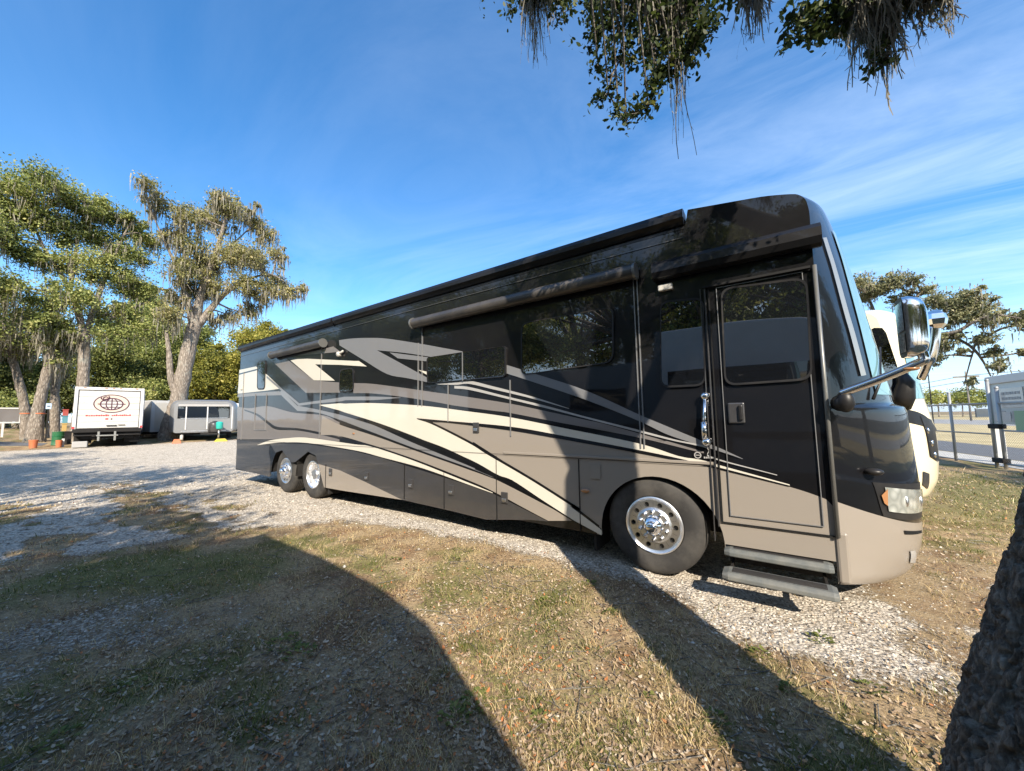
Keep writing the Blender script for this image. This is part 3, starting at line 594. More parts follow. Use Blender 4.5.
# --- painted swooshes: traced on the flat side wall, colour by colour
CR_ = {1: (225, 320, 7.708), 2: (225, 410, 7.708), 3: (340, 320, 7.708), 4: (340, 410, 7.708), 5: (455, 320, 7.708), 6: (455, 400, 6.423), 7: (570, 320, 6.423), 8: (570, 420, 6.423), 9: (690, 390, 6.423), 0: (0, 0, 1)}
def K(*a):
    out = []; c = 0; last = None
    for q in a:
        if isinstance(q, int): c = q
        else:
            ox, oy, s = CR_[c]; p = (ox+q[0]/s, oy+q[1]/s)
            if last is None or math.hypot(p[0]-last[0], p[1]-last[1]) > 1.2 or c in (1, 2, 3): out.append(SP(*p)); last = p
    return out
LAYER = [0]
def Yl(): LAYER[0] += 1; return -.0015-.0004*LAYER[0]
def stripe(A, B, mat):
    b = MB(); b.band(A, B, Yl()); b.build('stripe', mat, coach)
def patchp(P, mat):
    b = MB(); b.sheet(P, Yl()); b.build('stripe', mat, coach)
# taupe lower body from the notch to the door, with its wheel arch
seam = K(8, (0, 128), (440, 208), (700, 258), 9, (0, 468), (200, 505), (640, 622), (845, 690), (885, 712))
lo = [(1.478, .272), (1.478, .452), (.66, .452)]+arc(XA, .42, .627, -2, 187, 26)+[(-.62, .332)]
tp = K(4, (715, 92), (835, 95), 6, (350, 192), (700, 252))
bt = K(6, (800, 720), (300, 385), (120, 270), 4, (1002, 262), (720, 104))
patchp(catmull(tp, 5)+catmull(seam, 6)+[(1.495, .9), (1.495, .30)]+lo+[(-.66, .335)]+K(8, (205, 700), 6, (900, 790))+bt, M_TAUPE)
# dark grey field at the tail, under the wavy black band
patchp(catmull(K(1, (95, 668), (190, 680), (330, 664), (520, 712), (760, 735), (886, 790)), 6)+K(4, (0, 200), 2, (1000, 262), (650, 212), (500, 214), (350, 226), (95, 222)), M_DTAUPE)
# skirt at the tail
patchp(K(2, (92, 226), (345, 232), (255, 268), (345, 275), (340, 330), (352, 400), (345, 515), (200, 480), (85, 450)), M_DGREY)
patchp(K(2, (350, 262), (450, 258), (640, 262), (1000, 318), 4, (330, 372), (1002, 582), 6, (245, 600), (600, 780), (486, 770), (200, 768), (0, 718), 4, (480, 692), (0, 465), 2, (720, 412), (700, 350), (640, 322), (545, 400), (510, 405), (440, 310), (390, 330)), M_DGREY)
patchp(K(2, (718, 414), 4, (0, 465), (200, 556), (480, 692), (240, 655), (0, 618), 2, (765, 596), (745, 520)), M_TAUPE)
# thin black wave through the dark grey field
stripe(K(2, (150, -5), (250, 28), (330, 84), (400, 128), (560, 140), (735, 172), (1002, 236)), K(2, (150, 5), (240, 40), (320, 100), (395, 150), (560, 158), (735, 190), (1002, 256)), M_BLACK)
# beige tail panel
patchp(K(1, (112, 385), (240, 358), (330, 425), (437, 528), (330, 543), (100, 568)), M_CREAM)
patchp(K(1, (108, 412), (250, 376), (262, 384), (108, 424)), M_BLACK)
patchp(K(1, (100, 572), (420, 548), (440, 580), (240, 584), (98, 596)), M_DTAUPE)
# grey chevrons
patchp(K(1, (370, 322), (480, 302), (690, 466), (885, 482), (890, 560), (625, 562)), M_DTAUPE)
stripe(K(3, (105, 486), (250, 492), (500, 524), (750, 560), 5, (0, 578), (400, 640), (700, 702), (1002, 768), 7, (240, 672), (620, 778), 8, (600, 128), (860, 203)),
       K(3, (105, 564), (250, 566), (480, 592), (750, 635), 5, (0, 660), (300, 700), 6, (350, 82), (700, 150), 8, (0, 28), (440, 112), (860, 214)), M_DTAUPE)
patchp(catmull(K(1, (322, 428), (575, 642)), 8)+catmull(K(1, (575, 642), (720, 622), (886, 598), 3, (60, 590), (250, 590), (470, 597)), 5)[1:]+catmull(K(3, (470, 600), (250, 618), (60, 618), 1, (886, 628), (700, 645), (570, 662)), 5)+K(1, (322, 446)), M_GREY)
stripe(K(3, (60, 566), (250, 574), (470, 596)), K(3, (0, 592), (250, 590), (470, 598)), M_BLACK)
# lower grey swoosh under the cream wedge
patchp(K(1, (425, 552), (440, 545), (560, 660), (720, 690))+catmull(K(4, (0, 35), (240, 108), (560, 250), (1002, 432), 6, (130, 445), (250, 496)), 5)+catmull(K(6, (250, 497), (130, 460), 4, (1002, 446), (560, 290), (240, 168), (0, 76), 1, (720, 715), (560, 700)), 5)+K(1, (440, 585)), M_GREY)
# taupe swoosh
stripe(K(1, (752, 738), 4, (0, 112), (240, 190), (560, 302), (1002, 462), 6, (250, 504), (500, 630), (770, 775)), K(2, (738, 192), 4, (0, 200), (240, 268), (560, 372), (1002, 545), 6, (250, 588), (440, 690), (600, 775)), M_TAUPE)
# big cream wedge and its long upper limb
stripe(K(1, (725, 655), (1002, 642), 3, (300, 642), (650, 662), (1002, 706), 6, (350, 110), (700, 180), 8, (440, 150), (700, 232), 9, (60, 445), (200, 485), (640, 606)),
       K(1, (725, 655), (860, 690), (1002, 722), 3, (440, 705), 4, (595, 66), (835, 84), 6, (350, 170), (700, 230), 8, (440, 192), (700, 246), 9, (60, 470), (200, 500), (640, 613)), M_CREAM)
patchp(catmull(K(1, (725, 655), (1002, 728), 4, (0, 8), (300, 100), (600, 214), (800, 288), (1002, 382), 6, (140, 405), (270, 478), (372, 516), (560, 640), (770, 775)), 5)+K(8, (205, 740), (205, 712))+catmull(K(8, (190, 690), (0, 550), 6, (800, 700), (500, 508), (210, 338), 4, (1002, 240), (720, 108), (595, 66)), 4)+K(3, (440, 672), (0, 642)), M_CREAM)
# black outlines of the wedge
stripe(K(4, (595, 63), (835, 84), 6, (350, 170), (700, 231), 8, (440, 193), (700, 248), 9, (60, 471), (200, 501), (640, 614)), K(4, (595, 68), (720, 92), (835, 98), 6, (350, 194), (700, 254), 8, (440, 212), (700, 262), 9, (60, 478), (200, 512), (640, 620)), M_BLACK)
stripe(K(4, (595, 63), (720, 98), (1002, 238), 6, (210, 332), (500, 502), (800, 693), 8, (0, 527), (190, 676)), K(4, (600, 72), (720, 114), (1002, 258), 6, (210, 350), (500, 520), (800, 712), 8, (0, 548), (190, 694)), M_BLACK)
stripe(K(4, (0, 6), (300, 100), (600, 212), (1002, 380), 6, (270, 476), (372, 514)), K(4, (0, 34), (300, 128), (600, 240), (1002, 412), 6, (240, 490), (372, 518)), M_BLACK)
stripe(K(4, (0, 78), (240, 166), (560, 288), (1002, 446), 6, (250, 498)), K(4, (0, 110), (240, 188), (560, 304), (1002, 460), 6, (250, 504)), M_BLACK)
stripe(K(6, (270, 482), (500, 610), (760, 768), (800, 800)), K(6, (270, 490), (500, 618), (755, 775), (795, 806)), M_BLACK)
# lower cream swoosh
stripe(K(2, (252, 269), (350, 234), (500, 215), (650, 214), (1002, 264), 4, (240, 280), (560, 386), (1002, 562), 6, (245, 594)), K(2, (256, 271), (350, 258), (450, 250), (640, 254), (1002, 310), 4, (330, 365), (640, 448), (1002, 577), 6, (245, 598)), M_CREAM)
stripe(K(4, (0, 204), (240, 266), (560, 372), (1002, 545), 6, (250, 588)), K(4, (0, 244), (240, 280), (560, 382), (1002, 556), 6, (250, 594)), M_BLACK)
# upper grey swoosh with its notch
patchp(catmull(K(3, (-4, 156), (90, 144), (200, 139), (350, 143), (600, 180), (800, 216), (950, 243)), 6)+K(3, (940, 262), (700, 292))+catmull(K(3, (700, 284), (500, 254), (290, 234)), 4)+K(3, (690, 452), (690, 482))+catmull(K(3, (690, 482), (520, 448), (365, 416), (180, 306), (0, 196)), 4), M_GREY)
patchp(K(3, (385, 250), (700, 290), (700, 322), (450, 296)), M_GREY)
patchp(K(3, (606, 384), (690, 402), (690, 432)), M_CREAM)
patchp(K(1, (560, 274), (750, 226), (840, 204), (895, 245), (720, 262)), M_DTAUPE)
patchp(K(1, (510, 312), (560, 302), (640, 299), (1002, 316), 3, (150, 316), (212, 359), (0, 346), 1, (700, 342), (852, 468), (690, 465)), M_CREAM)
# stripes running forward from the small window
stripe(K(5, (396, 345), (630, 418), (1002, 540), 7, (430, 600), (600, 672), 8, (800, 113), (960, 178), 9, (340, 440)), K(5, (396, 410), (630, 486), (1002, 612), 7, (430, 642), (620, 732), 8, (800, 150), (960, 200), 9, (340, 443)), M_GREY)
stripe(K(3, (740, 490), (880, 482), 5, (110, 468), (300, 512), (600, 590), (885, 682)), K(3, (760, 497), (900, 500), 5, (110, 492), (300, 535), (600, 606), (880, 684)), M_LGREY)
stripe(K(5, (0, 508), (120, 518), (400, 588), (700, 660), (1002, 742), 7, (430, 702), (680, 768), 8, (780, 145), (900, 178), 9, (130, 424), (560, 543)), K(5, (0, 528), (120, 540), (400, 606), (700, 678), (1002, 756), 7, (430, 716), (660, 774), 8, (780, 156), (900, 190), 9, (130, 434), (560, 548)), M_LGREY)

# --- seams, bay doors, slide-out flanges
def vline(b, px, y0p, y1p, w=.012, y=-.014, mi=0, slope=None):
    x, z1 = SP(px, y0p); z0 = SP(slope if slope else px, y1p)[1]; b.box(x-w/2, x+w/2, y, .0, min(z0, z1), max(z0, z1), mi)
b = MB(); x0 = -11.47
for (xa, xb) in ((-11.47, -.0),): b.box(xa, xb+.6, -.0190, -.0185, 1.197, 1.202)
for px, ya, yb in ((404.8, 464, 499), (444.4, 471.5, 508.5), (496.5, 456, 521), (578.7, 459, 531), (326.2, 464.5, 489)): vline(b, px, ya, yb, .008, -.0135)
b.build('panel_gap', M_GAP, coach)
b = MB(); b.box(-2.0, .62, -.0165, 0, 1.205, 1.235); b.build('belt_moulding', M_TAUPE, coach, bevel=.004)
for (pa, top, bot) in (((244.5, 248), (244.5, 372), (244, 440)), ((256, 256), (256, 394), (256, 430)), ((267, 267), (267, 394), (267, 430)), ((322.3, 322), (322, 346), (320.5, 438)), ((418.8, 419), (418, 343), (418, 406)), ((422.8, 422.5), (422.5, 325), (421.5, 406)), ((448.6, 448), (448, 384), (448, 422)), ((510.4, 510), (510, 380), (510, 436)), ((633.5, 634), (634, 276), (639, 448)), ((637, 637), (637, 276), (642.6, 448))):
    b = MB(); vline(b, pa[0], top[1], bot[1], .010, -.020); b.build('slide_flange', M_LINE, coach)
b = MB(); P = K(2, (235, 5), (325, 5), (325, 150), (238, 152)); xs = [p[0] for p in P]; zs = [p[1] for p in P]
b.box(min(xs), max(xs), -.016, 0, min(zs)-.012, min(zs)); b.build('hatch_trim', M_LINE, coach)
for (px, py) in ((367, 476), (411, 483.5), (451.5, 490), (505, 497.5), (476.5, 427.5), (331, 472)):
    x, z = SP(px, py); b = MB(); b.box(x-.055, x+.055, -.022, 0, z-.075, z+.075); l = b.build('bay_latch', M_DGREY, coach, bevel=.006)
    b = MB(); b.box(x-.035, x+.03, -.032, -.018, z-.05, z-.01); b.build('handle', M_POLISH, l, bevel=.004)
for (px, py, s) in ((585.5, 490.5, .055), (354, 433.5, .04)):
    x, z = SP(px, py); b = MB(); b.sphere((x, -.012, z), s, 16, 8, sc=(1, .35, .45)); b.build('marker_light', M_AMBER, coach, smooth=True)
x, z = SP(666, 288); b = MB(); b.box(x-.075, x+.075, -.05, 0, z-.035, z+.035); b.build('porch_light', M_OLDWHITE, coach, bevel=.012)
x, z = SP(340.5, 354.5); b = MB(); b.lathe([(.0, -.08), (.045, -.075), (.058, -.045), (.055, 0)], (x, 0, z), 1, 20); b.tube([(x, -.04, z), (x+.16, -.04, z+.05)], .022, 8); b.build('flood_light', M_OLDWHITE, coach, smooth=True)
x, z = SP(242, 388); b = MB(); b.box(x-.03, x+.05, -.04, 0, z-.05, z+.05); b.build('marker_light', M_CREAM, coach, bevel=.01)
b = MB(); x, z = SP(595, 470); b.box(x-.05, x+.07, -.0145, -.012, z-.10, z+.06); b.build('fuel_flap', M_TAUPE, coach)

# --- windows
def window(pts, name='window', rad=.06, y=-.014, frame=True, par=None, dep=.014):
    P = [SP(*p) for p in pts]; C = np.mean(P, 0); out = []
    n = len(P)
    for i in range(n):
        p = np.array(P[i]); a = np.array(P[i-1])-p; c = np.array(P[(i+1) % n])-p; a /= np.linalg.norm(a); c /= np.linalg.norm(c)
        for k in range(6):
            t = k/5; out.append(tuple(p+a*rad*(1-t)**2+c*rad*t**2))
    big = [tuple(C+(np.array(q)-C)*(1+.022/np.linalg.norm(np.array(q)-C))) for q in out]
    b = MB(); b.prism(out, y-.004, 0); g = b.build(name, M_GLASS, par or coach)
    if frame:
        b = MB(); b.grid([[(p[0], y-.007, p[1]) for p in out+out[:1]], [(p[0], y-.009, p[1]) for p in big+big[:1]], [(p[0], 0, p[1]) for p in big+big[:1]]])
        b.build('frame', M_PLASTIC, g)
    return g
window([(258.5, 363), (266, 361), (265, 388.5), (258, 388.5)], rad=.10)
window([(341, 370.5), (353.5, 368.5), (353.8, 390), (340.5, 392)], rad=.10)
w3 = window([(429, 358), (506, 346.5), (506, 376.5), (429.5, 383)], rad=.06, y=-.03)
b = MB(); vline(b, 464, 352.5, 381, .012, -.042); b.build('mullion', M_LINE, w3)
window([(523, 324), (612.5, 308), (612.5, 361.5), (523, 374.5)], rad=.11)
window([(661.5, 303.5), (702.5, 299.5), (704.5, 384), (662, 386)], rad=.09)
# --- entry door
DX0, DX1, DZ0, DZ1 = .655, 1.485, .665, 2.985
def ring(b, x0, x1, z0, z1, w, y, dep, mi=0):
    b.box(x0-w, x0, y, dep, z0-w, z1+w, mi); b.box(x1, x1+w, y, dep, z0-w, z1+w, mi); b.box(x0, x1, y, dep, z0-w, z0, mi); b.box(x0, x1, y, dep, z1, z1+w, mi)
b = MB(); ring(b, DX0, DX1, DZ0, DZ1, .010, -.020, -.004); door = b.build('door', M_GAP, coach)
b = MB(); b.box(DX0-.045, DX0-.03, -.028, 0, DZ0-.05, DZ1+.02); b.box(DX0-.085, DX0-.075, -.022, 0, .47, DZ1+.02)
b.build('door_frame', M_DGREY, door, bevel=.004)
b = MB(); ring(b, DX0+.07, DX1-.075, DZ0+.07, 2.98, .006, -.018, -.008); b.build('panel_bead', M_LINE, door)
b = MB(); b.tube([(1.50, -.03, 3.02), (1.50, -.03, .66)], .017, 8); b.build('door_gasket', M_GALVD, door, smooth=True)
b = MB(); b.box(1.485, 1.565, -.022, .02, .285, .70); b.build('corner_moulding', M_TAUPE, coach, bevel=.018)
b = MB(); b.box(.60, 1.47, -.045, 0, 3.0, 3.022); b.build('drip_rail', M_GAP, door)
wd_ = window([(722.5, 290.5), (805, 280), (810.5, 378), (726.5, 384)], rad=.10, par=door, y=-.02)
x, z = SP(736.5, 413); b = MB(); b.box(x-.07, x+.07, -.026, 0, z-.10, z+.10); hd = b.build('handle', M_DGREY, door, bevel=.012)
b = MB(); b.box(x+.02, x+.055, -.05, -.02, z-.07, z+.075); b.build('lever', M_PLASTIC, hd, bevel=.01)
xa, za = SP(704.8, 396, -.06); xb, zb = SP(706.5, 442, -.06)
b = MB(); b.tube([(xa, -.065, za), (xb-.02, -.065, zb)], .017, 12); b.sphere((xa, -.05, za), .042, 14, 10); b.sphere((xb, -.05, zb), .045, 14, 10); b.tube([(xb-.01, -.065, zb+.03), (xb-.015, -.065, zb+.2)], .028, 12)
b.tube([(xa, -.05, za), (xa, 0, za)], .03, 12); b.tube([(xb, -.05, zb), (xb, 0, zb)], .03, 12); b.build('grab_handle', M_CHROME, coach, smooth=True)
x, z = SP(698, 455); b = MB(); yb = -.018
b.grid([[(x+r*math.cos(a), yb, z+r*math.sin(a)) for a in np.linspace(0, 2*PI, 25)] for r in (.024, .034)]); b.box(x-.02, x+.02, yb-.001, yb+.001, z-.004, z+.004)
for k in range(5): b.box(x+.055+.020*k, x+.069+.020*k, yb, yb+.002, z-.030+.001*k, z-.012)
b.build('emblem', M_LGREY, coach)
# --- entry steps
for (yf, zt) in ((-.10, .435), (-.335, .30)):
    b = MB(); prof = [(yf+.03, zt), (yf+.20, zt), (yf+.20, zt-.03), (yf+.03, zt-.068), (yf, zt-.06), (yf, zt-.022)]
    xs = (.655, .70, 1.42, 1.455); V = []
    for i, x in enumerate(xs):
        k = .02 if i in (0, 3) else 0
        V.append([(x, p[0]+(k if p[0] < yf+.1 else 0), p[1]-(k*.6 if p[1] == zt else 0)) for p in prof])
    b.grid([r+r[:1] for r in V]); b.add(V[0], [tuple(range(6))]); b.add(V[-1], [tuple(range(5, -1, -1))])
    s_ = b.build('entry_step', M_STEP, coach, bevel=.008)
    b = MB(); b.box(.73, 1.39, yf+.06, yf+.17, zt, zt+.004); b.build('tread_mat', M_DGREY, s_)
b = MB(); b.box(.70, .72, -.18, .3, .25, .285); b.box(1.39, 1.41, -.18, .3, .25, .285); b.box(.66, 1.46, .30, .34, .2, .46); b.build('step_bracket', M_DARK, coach)
# --- awnings
def tube_awning(px0, py0, px1, py1, rad, y, mat, nm='slide_awning'):
    a = at(px0, py0, 1, y); c = at(px1, py1, 1, y); z = (a[2]+c[2])/2
    b = MB(); b.tube([(a[0], y, z), (c[0], y, z)], rad, 20); o = b.build(nm, mat, coach, smooth=True, auto=40)
    for x in (a[0]+.01, c[0]-.01): b = MB(); b.lathe([(0, -.014), (rad*1.12, -.014), (rad*1.15, .014), (0, .014)], (x, y, z), 0, 20); b.box(x-.012, x+.012, y+.0, 0, z-.02, z+.03); b.build('end_cap', M_GALVD, o, smooth=True, auto=40)
tube_awning(271.5, 355, 323, 343.2, .085, -.10, M_TUBE)
tube_awning(413, 323.5, 636, 271.5, .085, -.11, M_TUBE)
b = MB(); prof = [(-.005, 3.385), (-.10, 3.37), (-.145, 3.32), (-.15, 3.24), (-.12, 3.185), (-.06, 3.17), (-.005, 3.18)]
b.grid([[(x, p[0], p[1]) for p in prof] for x in (.13, 1.56)]); b.add([(.13, *p) for p in prof], [tuple(range(7))]); b.add([(1.56, *p) for p in prof], [tuple(range(6, -1, -1))]); b.build('door_awning', M_TUBEK, coach)
for (xa, xb, zc) in ((-6.42, .46, 0), (-11.5, -6.47, .0)):
    prof = [(.02, 3.915), (-.06, 3.90), (-.085, 3.85), (-.085, 3.80), (-.05, 3.765), (-.03, 3.74), (-.005, 3.735), (-.005, 3.70)]
    b = MB(); b.grid([[(x, p[0], p[1]) for p in prof] for x in (xa, xb)]); b.add([(xa, *p) for p in prof], [tuple(range(8))]); b.add([(xb, *p) for p in prof], [tuple(range(7, -1, -1))]); b.box(xa, xb, .0, .12, 3.82, 3.905)
    b.build('roof_awning', M_TUBEK, coach)
b = MB(); b.box(-11.48, .45, -.012, 0, 3.60, 3.612); b.build('drip_rail', M_DGREY, coach)

# --- wheels
RW = .518
def tyre(name, x, par, y0, side):
    pr = [(.295, .035), (.31, .012), (.36, .0), (.42, -.004), (.465, .004), (.497, .022), (.511, .042), (.517, .07)]
    for k in range(4): c = .105+k*.043; pr += [(.518, c-.012), (.506, c-.008), (.506, c+.004), (.518, c+.008)]
    pr += [(.516, .275), (.497, .31), (.42, .325), (.295, .30)]
    b = MB(); b.lathe([(r, y0+side*h) for r, h in pr], (x, 0, RW), 1, 72); return b.build(name, M_RUBBER, par, smooth=True, auto=35)
def rim_convex(x, par, y0, side):
    b = MB(); S = lambda r, h: (r, y0+side*h)
    b.lathe([S(.300, .03), S(.302, .006), S(.29, .0), S(.276, .012), S(.262, .018)], (x, 0, RW), 1, 60)
    hr, hc, NN = .026, .222, 40                                    # flat annulus pierced by ten hand holes
    for k in range(10):
        a0 = 2*PI*k/10; ha = PI/10; hole = []; outer = []
        cx, cz = hc*math.cos(a0), hc*math.sin(a0)
        for j in range(NN):
            q = 2*PI*j/NN; hx, hz = cx+hr*math.cos(q), cz+hr*math.sin(q); hole.append((hx, hz))
            dx, dz = math.cos(q), math.sin(q); best = None
            for rr in np.linspace(hr, .16, 120):
                px_, pz_ = cx+dx*rr, cz+dz*rr; r = math.hypot(px_, pz_); an = (math.atan2(pz_, px_)-a0+PI) % (2*PI)-PI
                if r > .262 or r < .183 or abs(an) > ha: break
                best = (px_, pz_)
            outer.append(best or (hx, hz))
        for cy_, sg in ((y0+side*.018, 0),):
            V = [(x+p[0], cy_, RW+p[1]) for p in hole]+[(x+p[0], cy_, RW+p[1]) for p in outer]+[(x+p[0], cy_+side*.04, RW+p[1]) for p in hole]
            b.add(V, [(j, NN+j, NN+(j+1) % NN, (j+1) % NN) for j in range(NN)]+[(j, (j+1) % NN, 2*NN+(j+1) % NN, 2*NN+j) for j in range(NN)])
    for k in range(10):                                             # corner fillers between the sectors
        a = 2*PI*(k+.5)/10
        for r0, r1 in ((.183, .20), (.245, .262)):
            V = [(x+r*math.cos(a+d), y0+side*.0185, RW+r*math.sin(a+d)) for r, d in ((r0, -.05), (r1, -.05), (r1, .05), (r0, .05))]; b.add(V, [(0, 1, 2, 3)])
    b.lathe([S(.187, .018), S(.178, .006), S(.165, -.004), S(.108, -.006), S(.10, -.03)], (x, 0, RW), 1, 60)
    o = b.build('rim', M_POLISH, par, smooth=True, auto=30)
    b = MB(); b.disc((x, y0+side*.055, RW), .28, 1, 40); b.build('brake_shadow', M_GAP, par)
    b = MB(); b.lathe([S(.104, -.006), S(.104, -.035), S(.088, -.06), S(.062, -.075), S(.058, -.11), S(.045, -.125), S(.0, -.13)], (x, 0, RW), 1, 36); b.build('hub_cover', M_CHROME, par, smooth=True, auto=50)
    for k in range(10):
        a = 2*PI*(k+.5)/10; c = (x+.143*math.cos(a), 0, RW+.143*math.sin(a)); b = MB()
        b.lathe([S(.024, -.0), S(.024, -.012), S(.019, -.02), S(.018, -.05), S(.012, -.062), S(0, -.064)], c, 1, 12); b.build('lug_nut', M_CHROME, par, smooth=True, auto=50)
def rim_dished(x, par, y0, side):
    b = MB(); S = lambda r, h: (r, y0+side*h)
    b.lathe([S(.300, .03), S(.302, .004), S(.288, .0), S(.272, .012), S(.262, .05), S(.255, .15), S(.235, .17), S(.15, .165), S(.135, .16), S(.12, .10), S(.115, .05), S(.10, .03), S(.0, .025)], (x, 0, RW), 1, 60)
    b.build('rim', M_POLISH, par, smooth=True, auto=40)
    for k in range(10):
        a = 2*PI*(k+.5)/10; c = (x+.165*math.cos(a), 0, RW+.165*math.sin(a)); b = MB()
        b.lathe([S(.022, .17), S(.018, .13), S(.012, .115), S(0, .112)], c, 1, 10); b.build('lug_nut', M_CHROME, par, smooth=True, auto=50)
for x, kind in ((XF, 0), (XD, 1), (XT, 0)):
    for y0, sd in ((.035 if kind == 0 and x == XF else .05, 1), (2.51, -1)):
        w_ = tyre('wheel', x, coach, y0, sd); (rim_dished if kind else rim_convex)(x, w_, y0, sd)
for side in (1, -1):
    w_ = tyre('wheel', XD, coach, .42 if side == 1 else 2.14, side)
b = MB(); b.box(-6.66, -6.60, .05, .6, .17, .45); b.build('mud_flap', M_DARK, coach); b = MB(); b.box(-.72, -.69, .05, .5, .12, .45); b.build('mud_flap', M_DARK, coach)
# --- mirrors on chrome arms
def mirror(sgn):
    Yc = 1.28; f = (lambda p: (p[0], p[1] if sgn > 0 else 2*Yc-p[1], p[2]))
    x0, z0 = 1.615, 1.845
    b = MB(); b.tube([f((x0-.02, .0, z0-.06)), f((x0-.01, -.07, z0-.06)), f((x0, -.13, z0-.055))], [.07, .07, .06], 16); b.sphere(f((x0, -.10, z0-.05)), .075, 14, 10, sc=(.85, .8, 1.2)); base = b.build('mirror', M_PLASTIC, coach, smooth=True)
    P = [(x0-.02, -.11, z0+.02), (1.83, -.18, 1.965), (2.03, -.243, 2.065), (2.055, -.25, 2.085), (2.05, -.25, 2.14)]
    b = MB(); b.tube([f(p) for p in catmull(P, 6)], .032, 14); b.build('arm', M_CHROME, base, smooth=True, auto=60)
    b = MB(); b.sphere(f((1.985, -.232, 2.025)), .035, 12, 8, sc=(1.5, .9, .5)); b.build('turn_signal', M_AMBER, base, smooth=True)
    # shell: mirror faces back (-x); chrome shell bulges forward
    zc, hz, yc, hy = 2.335, .225, -.245, .115; rings = []
    for (dx, s) in ((0, 1.0), (.04, 1.02), (.085, .95), (.115, .80), (.132, .56), (.138, .2)):
        r_ = []
        for k in range(33):
            a = 2*PI*k/32; c, s2 = math.cos(a), math.sin(a); e = .42
            r_.append(f((1.955+dx+.0*s2, yc+hy*s*math.copysign(abs(c)**e, c), zc+hz*s*math.copysign(abs(s2)**e, s2))))
        rings.append(r_)
    b = MB(); b.grid(rings); b.build('shell', M_CHROME, base, smooth=True)
    b = MB(); r0 = rings[0]; b.add([tuple(np.array(p)+np.array((.000, 0, 0))) for p in r0[:-1]], [tuple(range(32))]); b.build('back_plate', M_PLASTIC, base)
    for za, zb2, hw_ in ((zc-.03, zc+.19, .095), (zc-.19, zc-.05, .09)):
        b = MB(); b.add([f((1.951, yc-hw_, za)), f((1.951, yc+hw_, za)), f((1.951, yc+hw_, zb2)), f((1.951, yc-hw_, zb2))], [(0, 1, 2, 3)]); b.build('mirror_glass', M_CHROME, base)
mirror(1); mirror(-1)
# ------------------------------------------------------------------ trees
def mpp(P): return float((np.asarray(P)-CAM)@CF)/FOC            # metres per pixel at a point
def based(px, dist):
    P = far(px, 420, dist); P[2] = float(terr(P[0], P[1])); return P
def leaf_cards(r, C, R, n, size, flat=.75, sub=9, tl=0.0, subr=.22):
    """n leaf-sized faces in tufts through the volume of one clump"""
    k = max(1, n//sub); u = r.normal(size=(k, 3)); u /= np.linalg.norm(u, axis=1)[:, None]
    rad = R*(.2+.9*r.random(k)**.7)*(1+.30*r.normal(size=k)); S = C+u*rad[:, None]*np.array([1, 1, flat])
    tt = np.clip(r.normal(.48+tl, .20, k), 0, 1); S = np.repeat(S, sub, 0); tt = np.repeat(tt, sub)
    m = len(S); P = S+r.normal(size=(m, 3))*R*subr*np.array([1, 1, .55])
    return cards(r, P, size, np.clip(tt+r.normal(0, .13, m), 0, 1))
def cards(r, P, size, t):
    m = len(P); a = r.normal(size=(m, 3)); a /= np.linalg.norm(a, axis=1)[:, None]; b_ = r.normal(size=(m, 3)); b_ = np.cross(a, b_); b_ /= np.linalg.norm(b_, axis=1)[:, None]
    L = (size*(.6+.8*r.random(m)))[:, None]; Wd = L*(.42+.25*r.random(m))[:, None]; n_ = np.cross(a, b_)*L*.18
    V = np.stack([P-a*L*.5, P+b_*Wd*.5+n_, P+a*L*.5, P-b_*Wd*.5+n_], 1).reshape(-1, 3)
    return V, np.repeat(t, 4)
def cards6(r, P, size, t):
    m = len(P); a = r.normal(size=(m, 3)); a[:, 2] -= .35; a /= np.linalg.norm(a, axis=1)[:, None]; b_ = r.normal(size=(m, 3)); b_ = np.cross(a, b_); b_ /= np.linalg.norm(b_, axis=1)[:, None]
    L = (size*(.65+.7*r.random(m)))[:, None]; W_ = L*(.20+.10*r.random(m))[:, None]; n_ = np.cross(a, b_)*L*.10
    V = np.stack([P-a*L*.5, P-a*L*.2+b_*W_*.8+n_, P+a*L*.18+b_*W_+n_, P+a*L*.5, P+a*L*.18-b_*W_+n_, P-a*L*.2-b_*W_*.8+n_], 1).reshape(-1, 3)
    return V, np.repeat(t, 6)
